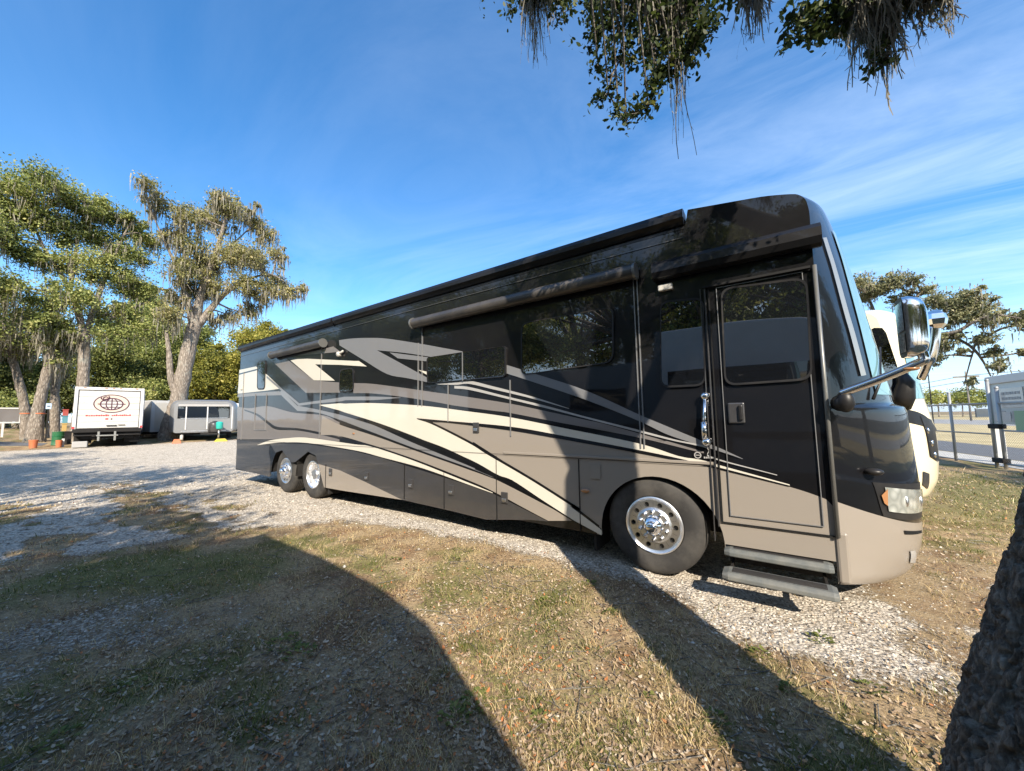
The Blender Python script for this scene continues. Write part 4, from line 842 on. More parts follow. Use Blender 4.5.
def moss_near(r, P, lmin, lmax):
    m = len(P); S_ = 8; L = lmin+(lmax-lmin)*r.random(m)**1.5; c = P.copy(); dirn = r.normal(size=(m, 2))*.004; V, F, T_, o = [], [], [], 0; pts = [c.copy()]
    for s in range(S_):
        dirn = dirn*.7+r.normal(size=(m, 2))*.0055; c = c.copy(); c[:, :2] += dirn; c[:, 2] -= L/S_; pts.append(c)
    a = r.random(m)*2*PI; d = np.stack([np.cos(a), np.sin(a), a*0], -1); out = []
    for s, q in enumerate(pts):
        w = (.0065*(1-.7*s/S_)*(.6+.8*r.random(m)))[:, None]; out += [q-d*w, q+d*w]
    k = 2*(S_+1); b0 = np.arange(m)*k; V.append(np.stack(out, 1).reshape(-1, 3)); F.append(np.concatenate([np.stack([b0+2*s, b0+2*s+1, b0+2*s+3, b0+2*s+2], -1) for s in range(S_)])); tt = np.clip(r.normal(.5, .22, m), 0, 1); T_.append(np.repeat(tt, k)); o = m*k
    for rep in range(8):                               # curling side threads make the tufts feathery
        j = r.integers(1, S_, m); q = np.stack([pts[jj][i] for i, jj in enumerate(j)]); e = r.normal(size=(m, 3))*.013; e[:, 2] = -np.abs(e[:, 2])*1.6-.016; w = r.normal(size=(m, 3)); w /= np.linalg.norm(w, axis=1)[:, None]; w *= .0028
        V.append(np.stack([q-w, q+w, q+e+w*.5, q+e-w*.5], 1).reshape(-1, 3)); F.append(np.arange(4*m).reshape(-1, 4)+o); T_.append(np.repeat(tt, 4)); o += 4*m
    return np.concatenate(V), np.concatenate(F), np.concatenate(T_)
def moss_strips(r, P, lmin, lmax, w, segs=3):
    m = len(P); L = lmin+(lmax-lmin)*r.random(m)**1.8; a = r.random(m)*2*PI; d = np.stack([np.cos(a), np.sin(a), a*0], -1); out = []
    sway = r.normal(size=(m, 2))*.05
    for s in range(segs+1):
        q = s/segs; c = P.copy(); c[:, 2] -= L*q; c[:, :2] += sway*L[:, None]*q+r.normal(size=(m, 2))*w*.5*q
        ww = (w*(1-.85*q)*(.6+.8*r.random(m)))[:, None]; out += [c-d*ww/2, c+d*ww/2]
    V = np.stack(out, 1).reshape(-1, 3); k = 2*(segs+1); b0 = np.arange(m)*k
    F = np.concatenate([np.stack([b0+2*s, b0+2*s+1, b0+2*s+3, b0+2*s+2], -1) for s in range(segs)])
    return V, F, np.repeat(np.clip(r.normal(.5, .25, m), 0, 1), k)
def quadF(n): return np.arange(n).reshape(-1, 4)
def tree(name, label, cat, dist, trunks, clumps, leaf_px, mat, seed, dens=1.0, moss=0, group=None, depth=1.0, limbs=(), flat=.92, barkm=None, moss_len=(12, 40), cl_dd=None):
    """trunks: lists of (px, py, width px); clumps: (px, py, r px); all turned into metres at the tree's own distance"""
    r = np.random.default_rng(seed); B = based(trunks[0][0][0], dist); sc = mpp(B); ct_ = sc*dist and float((B-CAM)@CF)/float(np.hypot(*(B-CAM)[:2]))
    root = thing(name, label, cat, B, group=group); fwd = np.array([B[0]-CAM[0], B[1]-CAM[1], 0]); fwd /= np.linalg.norm(fwd)
    b = MB(); tops = []
    for j, T in enumerate(trunks):
        P = [far(q[0], q[1], dist) for q in T]
        if j == 0: P[0][2] = B[2]-.15
        if j and len(T) > 2:
            dd = r.normal()*1.2
            for i, p in enumerate(P): p += fwd*dd*(i/len(P))
        cc = catmull(P, 6); ww = np.interp(np.linspace(0, len(T)-1, len(cc)), range(len(T)), [q[2]*.5*sc*ct_ for q in T])
        ww = ww*(1+.05*r.normal(size=len(ww))); b.tube(cc, list(ww), 12); tops.append(cc)
    allp = np.array([p for t in tops for p in t]); V, T_, cen = [], [], []
    full = []
    for (px, py, rp) in clumps:
        full.append((px, py, rp*1.2, 1))
        for q in range(4):
            a = r.random()*2*PI; d = rp*(.8+.6*r.random()); full.append((px+d*math.cos(a), py+d*.8*math.sin(a), rp*(.28+.25*r.random()), 0))
    main = None
    for (px, py, rp, mn) in full:
        C = far(px, py, dist)+fwd*r.normal()*depth*max(rp, 7)*sc*1.3; R = rp*sc; cen.append((C, R))
        v, t = leaf_cards(r, C, R, int(dens*rp*rp*8.6)+40, leaf_px*sc*.78, flat, tl=r.normal()*.07); V.append(v); T_.append(t)
        if not mn:
            b.tube([main, (main+C)/2+r.normal(size=3)*R*.3, C], [.035, .025, .01], 5, cap=False); continue
        main = C; cand = allp[allp[:, 2] < C[2]+R*.3]
        if len(cand):
            st = cand[np.argmin(np.linalg.norm(cand-C, axis=1)+.35*np.abs(cand[:, 2]-C[2]))]; mid = (st+C)/2+r.normal(size=3)*R*.25+np.array([0, 0, R*.15])
            w0 = min(.3, .035+.018*np.linalg.norm(C-st)); ln = catmull([st, mid, C], 5); b.tube(ln, list(np.linspace(w0, .02, len(ln))), 6, cap=False)
            for q in range(5):
                e = C+r.normal(size=3)*R*.55; b.tube([ln[-3], (ln[-3]+e)/2+r.normal(size=3)*R*.1, e], [w0*.35+.01, .018, .008], 5, cap=False)
    b.build('trunk', barkm or M_BARK, root, smooth=True)
    V = np.concatenate(V); np_mesh('crown', V, quadF(len(V)), mat, root, np.concatenate(T_))
    if moss:
        mv, mf, mt, o = [], [], [], 0
        for C, R in cen:
            k = int(moss*(R/sc)); u = r.normal(size=(k, 3)); u /= np.linalg.norm(u, axis=1)[:, None]; P = C+u*R*np.array([.9, .9, .5]); P = np.repeat(P, 7, 0)+r.normal(size=(k*7, 3))*.16
            v, f, t = moss_strips(r, P, moss_len[0]*.35*sc, moss_len[1]*.5*sc, 1.15*sc); mv.append(v); mf.append(f+o); mt.append(t); o += len(v)
        np_mesh('moss', np.concatenate(mv), np.concatenate(mf), M_MOSS, root, np.concatenate(mt))['kind'] = 'stuff'
    return root
OAKS = 'live oaks behind the trailers'
tree('oak_tree', 'tall pale oak draped in grey moss with forked trunk beside silver trailer', 'tree', 34,
     [[(170, 437, 30), (173, 425, 24), (178, 403, 20), (184, 372, 18), (190, 343, 17), (196, 320, 15)],
      [(196, 322, 12), (200, 298, 10), (207, 277, 8), (215, 256, 6.5), (221, 236, 5), (226, 218, 3), (229, 206, 1.5)], [(198, 325, 11), (216, 303, 8), (229, 291, 6), (247, 281, 4), (268, 276, 2.5), (284, 284, 1.2)],
      [(194, 330, 10), (187, 300, 8), (178, 272, 5), (166, 246, 3), (155, 222, 1.5)], [(178, 400, 10), (171, 378, 8), (169, 352, 6), (166, 330, 4)], [(222, 240, 4), (216, 228, 2.5), (210, 218, 1.5)], [(216, 256, 4), (236, 240, 2.5), (252, 224, 1.2)]],
     [(232, 203, 9), (218, 207, 8), (250, 210, 7), (206, 214, 11), (228, 216, 11), (187, 224, 10), (160, 205, 9), (147, 195, 7), (172, 232, 9), (192, 250, 12), (182, 275, 12), (206, 265, 12), (226, 262, 14), (246, 262, 13), (262, 252, 9), (266, 233, 8), (275, 255, 8), (280, 278, 9), (265, 290, 11), (290, 292, 8), (301, 290, 5), (240, 288, 11), (216, 288, 10), (196, 290, 10), (250, 310, 8), (232, 312, 7), (258, 222, 7), (176, 300, 9), (168, 318, 9), (215, 318, 6)],
     2.6, M_OAKPALE, 101, dens=.95, moss=.9, group=OAKS)
tree('oak_tree', 'broad green oak with thick straight trunk rising behind the white truck', 'tree', 36,
     [[(76, 436, 22), (79, 422, 16), (82, 395, 14), (84, 365, 13), (85, 335, 12)], [(85, 340, 10), (76, 305, 8), (62, 275, 6), (45, 248, 4), (30, 215, 2)], [(85, 340, 9), (95, 305, 7), (108, 272, 5), (122, 240, 3), (132, 222, 1.5)],
      [(86, 335, 7), (104, 322, 6), (126, 310, 4), (150, 300, 2)], [(70, 290, 6), (76, 250, 4), (84, 215, 2)]],
     [(20, 187, 14), (45, 193, 13), (70, 200, 12), (95, 208, 12), (115, 216, 12), (135, 226, 11), (150, 242, 9), (8, 208, 14), (38, 214, 16), (70, 224, 16), (100, 236, 14), (130, 256, 13), (3, 240, 12), (28, 256, 10), (60, 262, 12), (92, 266, 13), (116, 280, 14), (140, 288, 12), (12, 290, 11), (45, 296, 13), (75, 302, 14), (102, 310, 14), (132, 318, 13), (50, 330, 13), (110, 338, 12), (145, 332, 10), (-18, 196, 15), (-22, 230, 16), (-30, 280, 16)],
     2.8, M_OAK, 102, dens=.98, moss=.3, group=OAKS)
tree('oak_tree', 'leaning oak at the far left with orange tape low on its trunk', 'tree', 40, [[(27, 433, 15), (26, 418, 13), (23, 398, 11), (18, 378, 10), (13, 360, 9), (8, 340, 7), (2, 318, 4)]],
     [(2, 322, 13), (-12, 335, 14), (12, 340, 9), (24, 348, 9), (5, 300, 10), (28, 318, 10)], 2.6, M_OAK, 103, moss=.9, group=OAKS)
tree('oak_tree', 'second leaning oak with flared base and orange tape, left of green drum', 'tree', 37, [[(34, 436, 24), (36, 424, 17), (40, 402, 14), (45, 380, 12), (50, 358, 11), (53, 336, 8), (58, 315, 4)]],
     [(56, 330, 11), (42, 340, 9), (68, 345, 9), (38, 322, 10), (60, 360, 7)], 2.6, M_OAK, 104, moss=1.0, group=OAKS)
tree('oak_tree', 'slim upright oak standing behind the green drum', 'tree', 41, [[(54, 431, 13), (55, 415, 11), (55, 390, 10), (57, 365, 8), (60, 340, 5)]], [(62, 352, 9), (52, 345, 8), (68, 335, 9), (58, 368, 6)], 2.6, M_OAK, 105, moss=.6, group=OAKS)
BG = 'dense trees closing the far side of the lot'
bgspec = [(-30, 52, M_DARKLEAF, 'dark shrubby tree at the far left edge of the lot', [(-30, 345, 22), (-20, 380, 18), (-35, 405, 16)]),
          (8, 54, M_OAK, 'mid green bushy tree behind the leaning trunks', [(2, 362, 13), (18, 370, 12), (8, 390, 12), (26, 385, 10), (0, 345, 12)]),
          (45, 56, M_DARKLEAF, 'dark low tree between the leaning trunks and the truck', [(40, 375, 13), (62, 378, 12), (50, 395, 12), (68, 398, 10), (44, 412, 9), (62, 360, 10)]),
          (100, 50, M_DARKLEAF, 'dark evergreen thicket right behind the box truck', [(98, 365, 14), (118, 375, 14), (100, 390, 12), (135, 388, 13), (122, 400, 10), (150, 398, 10), (112, 355, 11), (148, 372, 10)]),
          (140, 54, M_OAK, 'bright green tree behind truck and left of the mossy oak', [(130, 350, 12), (150, 355, 11), (142, 370, 10), (158, 345, 9), (138, 335, 9), (160, 378, 8)]),
          (213, 46, M_YELLOW, 'yellow green round tree glowing behind the silver trailer', [(205, 362, 11), (222, 358, 12), (200, 382, 10), (218, 382, 12), (234, 374, 11), (196, 398, 8), (212, 398, 9), (230, 395, 9), (240, 360, 8)]),
          (262, 60, M_YELLOW, 'yellow green tree top showing above the tail of the coach', [(250, 345, 12), (268, 338, 11), (285, 342, 9), (262, 360, 13), (240, 372, 12), (285, 365, 12), (300, 352, 8)]),
          (190, 62, M_OAK, 'green tree behind the mossy oak trunk', [(182, 345, 12), (198, 338, 10), (176, 365, 10), (190, 365, 10), (178, 388, 9)]),
          (157, 54, M_OAK, 'tall green tree filling the gap between the two big oaks', [(148, 300, 12), (160, 318, 12), (142, 322, 12), (172, 335, 10), (150, 340, 12), (132, 335, 10), (165, 350, 10)]),
          (18, 46, M_OAK, 'low green bush under the leaning oaks at the far left', [(8, 408, 9), (24, 411, 8), (34, 404, 7), (-6, 404, 10)]),
          (152, 46, M_OAK, 'low green bush beside the grey shed wall', [(142, 398, 8), (158, 396, 8), (150, 388, 8), (130, 392, 8)]),
          (-75, 50, M_OAK, 'green tree outside the left of the frame', [(-75, 300, 26), (-70, 350, 24), (-80, 390, 20)])]
for i, (px, d, mt, lab, cl) in enumerate(bgspec):
    tree('bushy_tree', lab, 'tree', d+14, [[(px, 428, 7), (px+1, 405, 5), (px+2, cl[0][1]+5, 3)]], cl, 2.6, mt, 200+i, dens=2.3, group=BG, moss=0, depth=.7)
R_OAK = tree('oak_tree', 'flat topped mossy oak spreading its boughs beyond the cream coach', 'tree', 24,
     [[(884, 425, 20), (886, 395, 16), (890, 365, 13), (896, 350, 11)], [(894, 356, 9), (912, 345, 7.5), (932, 337, 6), (955, 333, 4.5), (974, 323, 3), (992, 318, 2), (1016, 322, 1.2)], [(950, 335, 3.5), (972, 345, 3), (986, 358, 2.5), (997, 374, 1.5)],
      [(890, 365, 9), (880, 330, 6), (872, 305, 4), (866, 290, 2)], [(896, 352, 6), (905, 318, 4), (918, 295, 2.5), (935, 287, 1.2)], [(965, 328, 2.5), (975, 312, 2), (985, 296, 1)], [(975, 345, 2), (972, 365, 1.4), (970, 384, 1)]],
     [(858, 290, 9), (872, 292, 9), (884, 288, 9), (896, 280, 7), (912, 283, 6), (928, 288, 6), (934, 302, 7), (948, 306, 8), (962, 299, 9), (976, 297, 8), (986, 308, 7), (964, 316, 8), (946, 322, 7), (990, 322, 6), (1002, 316, 6), (1019, 319, 6), (1028, 326, 7), (984, 340, 6), (995, 352, 5), (999, 366, 5), (942, 344, 7), (935, 358, 6), (972, 382, 4), (925, 330, 6), (905, 300, 8), (974, 312, 6), (955, 335, 5), (960, 352, 3), (1030, 350, 4)],
     2.6, M_OAKGREY, 301, dens=1.2, moss=.4, depth=1.1, flat=.6, moss_len=(6, 20))
for i, (px, d, cl) in enumerate([(938, 150, [(934, 397, 6), (944, 399, 6), (928, 400, 5)]), (962, 155, [(958, 395, 6), (968, 397, 7), (950, 400, 5), (976, 401, 5)]), (990, 160, [(985, 399, 6), (998, 397, 7), (1008, 401, 6), (1020, 398, 7)]), (908, 150, [(900, 398, 8), (915, 398, 8)])]):
    tree('bushy_tree', ['dark rounded tree on the skyline just right of the cream coach', 'wide low tree on the skyline below the utility pole', 'long low tree on the skyline behind the sign panel', 'rounded tree on the skyline behind the cream coach nose'][i], 'tree', d, [[(px, 408, 2), (px, 400, 1.2)]], cl, 2.0, M_OAK, 320+i, dens=1.6, group='trees on the skyline beyond the road')

# ------------------------------------------------------------------ the oak in the foreground, its limbs overhead
NB = np.array([1.885, -2.435, 0.0]); near_oak = thing('oak_tree', 'thick dark rough barked oak trunk at the right foreground, moss hanging overhead', 'tree', NB)
zz = np.concatenate([np.linspace(-.06, 2.2, 340), np.linspace(2.24, 3.9, 40)])
cx = np.interp(zz, [-.1, .75, 1.09, 1.51, 2.5, 3.9], [1.885, 1.90, 1.95, 2.02, 2.16, 2.30]); rr = np.interp(zz, [-.1, .12, .3, .5, .75, 1.09, 1.5, 3.3, 3.9], [.64, .54, .465, .395, .346, .322, .312, .31, .30])
na = 420; an = np.linspace(0, 2*PI, na+1)[:-1]+math.radians(-20); A, ZZ = np.meshgrid(an, zz)
am = A-an[0]
def plates(u, v, s=0):
    iu = np.floor(u); iv = np.floor(v); f1 = np.full(u.shape, 9.); f2 = f1.copy(); pid = np.zeros(u.shape)
    for du in (-1, 0, 1):
        for dv in (-1, 0, 1):
            cu = iu+du; cv = iv+dv; d = np.hypot(cu+.15+.7*_h(cu, cv, s)-u, cv+.15+.7*_h(cu, cv, s+5)-v)
            near_ = d < f1; f2 = np.where(near_, f1, np.minimum(f2, d)); pid = np.where(near_, _h(cu, cv, s+9), pid); f1 = np.where(near_, d, f1)
    return f2-f1, pid
wu = .55*(fbm(am*3.0, ZZ*6, 2.0, 4, 41)-.5)*2; wv = .8*(fbm(am*3.0, ZZ*6, 2.0, 4, 43)-.5)*2
e1, p1 = plates(am*.36/.05+wu*1.6, ZZ/.26+wv*1.0, 3); e2, p2 = plates(am*.36/.022+wu*2, ZZ/.085+wv*2, 17)
fine = fbm(am*14, ZZ*22, 2.0, 3, 8)-.5; lump = fbm(am*1.1, ZZ*1.4, 1.0, 2, 12)-.5; seamf = sstep(0, .3, am)*sstep(0, .3, 2*PI-am)
RR = rr[:, None]*(1+seamf*.12*lump+.10*np.exp(-np.maximum(ZZ, 0)/.22)*np.cos(5*A+1.0))+seamf*(.022*sstep(0, .30, e1)+.010*(p1-.5)+.007*sstep(0, .25, e2)+.006*(p2-.5)+.012*fine-.016)
CXX = cx[:, None]; CYY = -.55-cx[:, None]
V = np.stack([CXX+RR*np.cos(A), CYY+RR*np.sin(A), ZZ], -1).reshape(-1, 3); nz_ = len(zz); ii = np.arange(nz_*na).reshape(nz_, na); jj = np.roll(ii, -1, 1)
np_mesh('trunk', V, np.stack([ii[:-1], jj[:-1], jj[1:], ii[1:]], -1).reshape(-1, 4), M_BARKDARK, near_oak, smooth=True)
TOP = np.array([2.30, -2.85, 3.8]); b = MB()
LIMBS = [[TOP, (1.75, -2.7, 4.3), (.9, -2.35, 4.75), (0, -1.9, 5.5), (-.9, -1.3, 6.6), (-1.6, -.8, 7.6)], [TOP, (2.0, -2.3, 4.5), (1.7, -1.8, 5.3), (1.4, -1.3, 6.2), (1.0, -.8, 7.2)], [TOP, (2.6, -2.5, 4.4), (2.7, -2.0, 5.2), (2.7, -1.6, 6.1), (2.6, -1.0, 7.0)], [TOP, (2.6, -3.2, 4.6), (3.1, -3.6, 5.6), (3.4, -3.8, 6.8)]]
for L, w in zip(LIMBS, (.20, .18, .15, .2)):
    c = catmull(L, 8); b.tube(c, list(np.linspace(w, .05, len(c))), 12)
r = np.random.default_rng(55); LP = np.array([p for L in LIMBS for p in catmull(L, 8)])
blobs = [(700, -8, 22, -1.3), (668, 18, 20, -1.25), (640, 6, 24, -1.3), (612, 20, 20, -1.3), (596, 36, 9, -1.3), (700, 28, 15, -1.3), (690, 50, 13, -1.25), (655, 45, 18, -1.3), (672, 62, 12, -1.3), (622, 56, 12, -1.3), (655, 76, 10, -1.3), (612, 76, 7, -1.3), (608, 92, 6, -1.3), (600, 100, 5, -1.3), (618, 108, 7, -1.3), (634, 112, 8, -1.3), (648, 104, 7, -1.3), (654, 90, 7, -1.3), (626, 120, 5, -1.3), (598, 66, 6, -1.3), (594, 4, 12, -1.3),
         (512, 8, 6, -1.5), (545, -10, 13, -1.5), (562, 8, 9, -1.5), (560, 20, 4, -1.5), (524, 2, 6, -1.5), (745, -10, 12, -1.3), (800, 14, 9, -1.4), (820, 20, 11, -1.4), (845, 2, 14, -1.4), (838, 30, 8, -1.4), (878, 14, 12, -1.4), (880, 38, 6, -1.4), (888, 55, 5, -1.4), (873, 62, 4, -1.4), (786, 44, 2.5, -1.4), (810, 34, 7, -1.4), (900, -6, 12, -1.4), (925, -10, 10, -1.4), (940, -12, 8, -1.4),
         (620, -60, 60, -1.1), (520, -60, 45, -1.2), (720, -70, 55, -1.1), (830, -60, 50, -1.3), (920, -60, 40, -1.3), (660, -140, 70, -1.0), (800, -140, 60, -1.2)]
V, T_ = [], []
for (px, py, rp, yy) in blobs:
    C = at(px, py, 1, yy); sc = mpp(C); R = rp*sc; nlf = int(rp*rp*1.15)+16 if rp < 40 else int(rp*rp*.30)
    k = max(2, nlf//7); S = C+r.normal(size=(k, 3))*R*.52; tt = np.clip(r.normal(.42, .2, k), 0, 1)
    P = np.repeat(S, 7, 0)+r.normal(size=(k*7, 3))*.035; v, t = cards6(r, P, .046, np.clip(np.repeat(tt, 7)+r.normal(0, .1, k*7), 0, 1)); V.append(v); T_.append(t)
    st = LP[np.argmin(np.linalg.norm(LP-C, axis=1)-.0*LP[:, 2])]
    if rp > 9 or r.random() < .5:
        up = C+np.array([0, 0, R*.8]); b.tube(catmull([st, (st+up)/2+np.array([0, 0, .15]), up, C], 4), list(np.linspace(.022 if rp > 15 else .011, .004, 13)), 5, cap=False)
    for s in S[::3]: b.tube([C, (C+s)/2+r.normal(size=3)*.03, s], [.005, .004, .0025], 4, cap=False)
chain = [[(622, 56), (612, 76), (608, 92), (600, 100), (592, 103)], [(655, 45), (655, 76), (652, 96), (640, 112), (626, 122)], [(608, 92), (618, 108), (634, 114), (648, 106)], [(838, 30), (822, 36), (800, 42), (783, 46)], [(878, 14), (880, 38), (888, 58)]]
for ch in chain:
    P = [at(x, y, 1, -1.3) for x, y in ch]; b.tube(catmull(P, 4), list(np.linspace(.008, .003, 4*(len(P)-1)+1)), 5, cap=False)
b.build('limb', M_BARKDARK, near_oak, smooth=True)
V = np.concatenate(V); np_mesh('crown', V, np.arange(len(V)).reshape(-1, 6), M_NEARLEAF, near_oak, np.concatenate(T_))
MS = [(533, -20, 62, 10, -1.5, 90), (675, 30, 152, 2.5, -1.25, 14), (674, 20, 110, 3.5, -1.25, 22), (655, -20, 52, 14, -1.3, 130), (640, -20, 30, 16, -1.3, 90), (684, -10, 40, 10, -1.3, 60), (752, -20, 40, 7, -1.35, 70), (758, -20, 26, 5, -1.35, 30), (868, -20, 58, 13, -1.4, 150), (880, 0, 88, 7, -1.4, 90), (862, 0, 70, 9, -1.4, 60), (890, 0, 50, 5, -1.4, 40), (852, -10, 40, 10, -1.4, 70), (925, -20, 26, 6, -1.45, 60), (945, -15, 30, 4, -1.45, 36), (918, -10, 20, 5, -1.45, 26), (548, -10, 30, 5, -1.5, 24), (600, -20, 20, 8, -1.3, 36)]
mv, mf, mt, o = [], [], [], 0
for (px, y0, y1, wp, yy, n) in MS:
    a0 = at(px, y0, 1, yy); sc = mpp(a0); L = a0[2]-at(px, y1, 1, yy)[2]; n = int(n*1.5)
    P = a0+r.normal(size=(n, 3))*np.array([wp*.55*sc, .06, .05]); P[:, 2] += .05
    v, f, t = moss_near(r, P, L*.3, L*1.12); mv.append(v); mf.append(f+o); mt.append(t); o += len(v)
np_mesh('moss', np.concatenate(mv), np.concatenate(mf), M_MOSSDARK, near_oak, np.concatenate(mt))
# two more oaks stand behind the camera: their shadows fall across the driveway, their crowns show in the coach windows
def back_tree(bx, by, h, seed, label, nc=44, nl=900, spread=.42, off=0.0):
    r = np.random.default_rng(seed); B = np.array([bx, by, 0.]); root = thing('oak_tree', label, 'tree', B, group='oaks behind the photographer'); b = MB()
    c = catmull([B, B+np.array([.2, .1, h*.25]), B+np.array([.1, .3, h*.5])], 6); b.tube(c, list(np.linspace(.45, .25, len(c))), 12); V, T_ = [], []
    for k in range(nc):
        u = r.normal(size=3); u /= np.linalg.norm(u); C = B+np.array([0, 0, h*.68])+u*np.array([h*spread, h*spread, h*.26])+np.array([0, off, 0])*(.35+.65*r.random()); R = h*.10
        v, t = leaf_cards(r, C, R, nl, .19); V.append(v); T_.append(t); b.tube(catmull([c[-1], (c[-1]+C)/2, C], 4), list(np.linspace(.12, .02, 9)), 6, cap=False)
    b.build('trunk', M_BARK, root, smooth=True); V = np.concatenate(V); np_mesh('crown', V, quadF(len(V)), M_OAK, root, np.concatenate(T_))
back_tree(-4.5, -13.5, 11, 401, 'spreading oak behind the parked white camper, left one', 30, 420)
back_tree(3.6, -16.2, 11, 402, 'spreading oak behind the parked white camper, right one')
back_tree(-15, -15, 11, 403, 'spreading oak behind the photographer, beyond the tail of the white camper', 30, 420)
back_tree(-.9, -13.0, 10, 420, 'light crowned oak right behind the long unseen trailer', 13, 420, .17, 2.0)
back_tree(-9, -18, 12, 421, 'oak in the row behind the long unseen trailer, second from the camper')
back_tree(8, -22, 12, 422, 'oak in the row behind the long unseen trailer, by its hitch')
back_tree(18, -8, 10, 423, 'oak outside the frame to the right, between its neighbours')  # this right-hand group is unseen, added to darken reflections in the coach nose
back_tree(24, -4, 11, 424, 'oak outside the frame to the right, farthest of four')
back_tree(20.5, -5, 11, 425, 'oak outside the frame to the right, level with the coach nose')
back_tree(14.5, -12, 9.5, 426, 'oak outside the frame to the right, behind the near trunk')
back_tree(19, 2, 10, 427, 'oak outside the frame beyond the fence, beside the sign panel')
back_tree(-27, -19, 13, 404, 'tall oak far behind the photographer, nearest the box truck')
back_tree(13, -20, 13, 405, 'tall oak far behind the photographer, nearest the fence')
back_tree(0, -24, 14, 406, 'tall oak standing farthest back behind the photographer')
for i, (x_, y_, h_) in enumerate([(-36, -24, 14), (-46, -27, 15), (-57, -29, 16), (-70, -31, 17), (-19, -25, 14)]):
    back_tree(x_, y_, h_, 410+i, ['oak outside the frame, first of the row left of the lot', 'oak outside the frame, second of the row left of the lot', 'oak outside the frame, third of the row left of the lot', 'oak outside the frame, last of the row left of the lot', 'oak outside the frame, behind the tail of the white camper'][i])
# ------------------------------------------------------------------ cream coach beyond the black one
N2 = Nose(dy=4.0, rows=NOSE2)
c2 = thing('motorhome', 'ivory motorhome with dark swoosh, only its nose showing behind the black coach', 'motorhome', (-3.0, 5.3, 0))
b = MB(); coach_sides(b, N2, -7.5, [(-7.5, .35), (1.3, .35), (2.40, .35)], 3.30, 1.55); b.build('body', M_CREAM2, c2)
b = MB(); b.grid(N2.grid(1, -1, 0, 15, 44, 75)); b.build('front_cap', M_CREAM2, c2, smooth=True)
b = MB(); b.grid(N2.grid(.72, -.72, 6.7, 10.2, 30, 18, .010)); b.build('windshield', M_WIND, c2, smooth=True)
def n2p(name, px4, off, mat, nu=10, nv=8, par=None):
    b = MB(); N2.patch(b, [N2.hit(*p) for p in px4], off, nu, nv); return b.build(name, mat, par or c2, smooth=True)
n2p('swoosh', [(886, 404), (925, 416), (936, 434), (890, 421)], .010, M_PLASTIC)
hl = n2p('headlight', [(920, 416), (930, 420), (938, 462), (930, 456)], .016, M_PLASTIC)
for (px, py) in ((927, 431), (931, 444), (934, 455)):
    t, v = N2.hit(px, py); b = MB(); b.sphere(N2.pt(t, v, .012), .05, 12, 8, sc=(.5, .5, 1)); b.build('lamp', M_CHROME, hl, smooth=True)
n2p('fog_light', [(923, 471), (929, 474), (927, 489), (922, 485)], .012, M_DGREY)
window2 = [at(q[0], q[1], 1, 4.0) for q in ((868, 331), (874, 328), (882, 328), (886, 333), (897, 366), (899, 402), (872, 402))]
b = MB(); b.prism([(p[0], p[2]) for p in window2], 3.985, 4.0); b.build('window', M_GLASS, c2)
t, v = N2.hit(905, 395); B = N2.pt(t, v)
b = MB(); b.tube([at(898, 404, 1, 3.95), at(904, 396, 1, 3.88), at(906, 382, 1, 3.85), at(901, 372, 1, 3.85)], [.16, .13, .10, .05], 12); mb2 = b.build('mirror', M_PLASTIC, c2, smooth=True)
b = MB(); P = [at(921, 379, 1, 3.7), at(927, 365, 1, 3.6), at(932, 345, 1, 3.58), at(934, 325, 1, 3.58)]; b.tube(catmull(P, 5), [.05]*6+[.075]*10, 12); b.build('arm', M_CHROME, mb2, smooth=True)
b = MB(); C = at(935, 320, 1, 3.58); b.sphere(C, .20, 6, 6, sc=(.65, .8, .75)); b.build('shell', M_CHROME, mb2)
for x in (1.05, -6.0):
    for y0, sd in ((4.06, 1), (6.5, -1)):
        w_ = tyre('wheel', x, c2, y0, sd); rim_dished(x, w_, y0, sd)

# ------------------------------------------------------------------ white camper parked behind the photographer: it casts the big shadow
rv = thing('camper_van', 'tall white camper with dark window band parked behind the photographer', 'camper', (1, -6.9, 0))
prof = [(-1.3, .45), (-1.3, 3.84), (.42, 3.84), (1.68, 3.735), (2.41, 3.54), (2.8, 3.22), (3.15, 2.95), (3.30, 2.6), (3.40, 1.7), (3.85, 1.5), (3.95, .8), (3.8, .45)]
b = MB(); b.prism(prof, -8.1, -5.62); b.build('body', M_WHITE, rv, bevel=.05)
b = MB(); b.box(-1.0, 2.4, -5.622, -5.605, 2.35, 2.78); b.build('window', M_GLASS, rv)
b = MB(); b.box(-1.3, 3.1, -5.625, -5.61, 1.15, 1.3); b.build('stripe', M_DGREY, rv)
b = MB(); b.box(-.6, .3, -5.64, -5.6, .55, 1.6); b.build('door', M_DGREY, rv, bevel=.03)
for x in (2.5, -.2):
    b = MB(); b.lathe([(.2, .05), (.40, .0), (.43, .06), (.43, .28), (.2, .3)], (x, -5.66-.27, .43), 1, 32); b.build('wheel', M_RUBBER, rv, smooth=True, auto=40)
    b = MB(); b.lathe([(.2, .05), (.40, .0), (.43, .06), (.43, .28), (.2, .3)], (x, -8.05, .43), 1, 32); b.build('wheel', M_RUBBER, rv, smooth=True, auto=40)

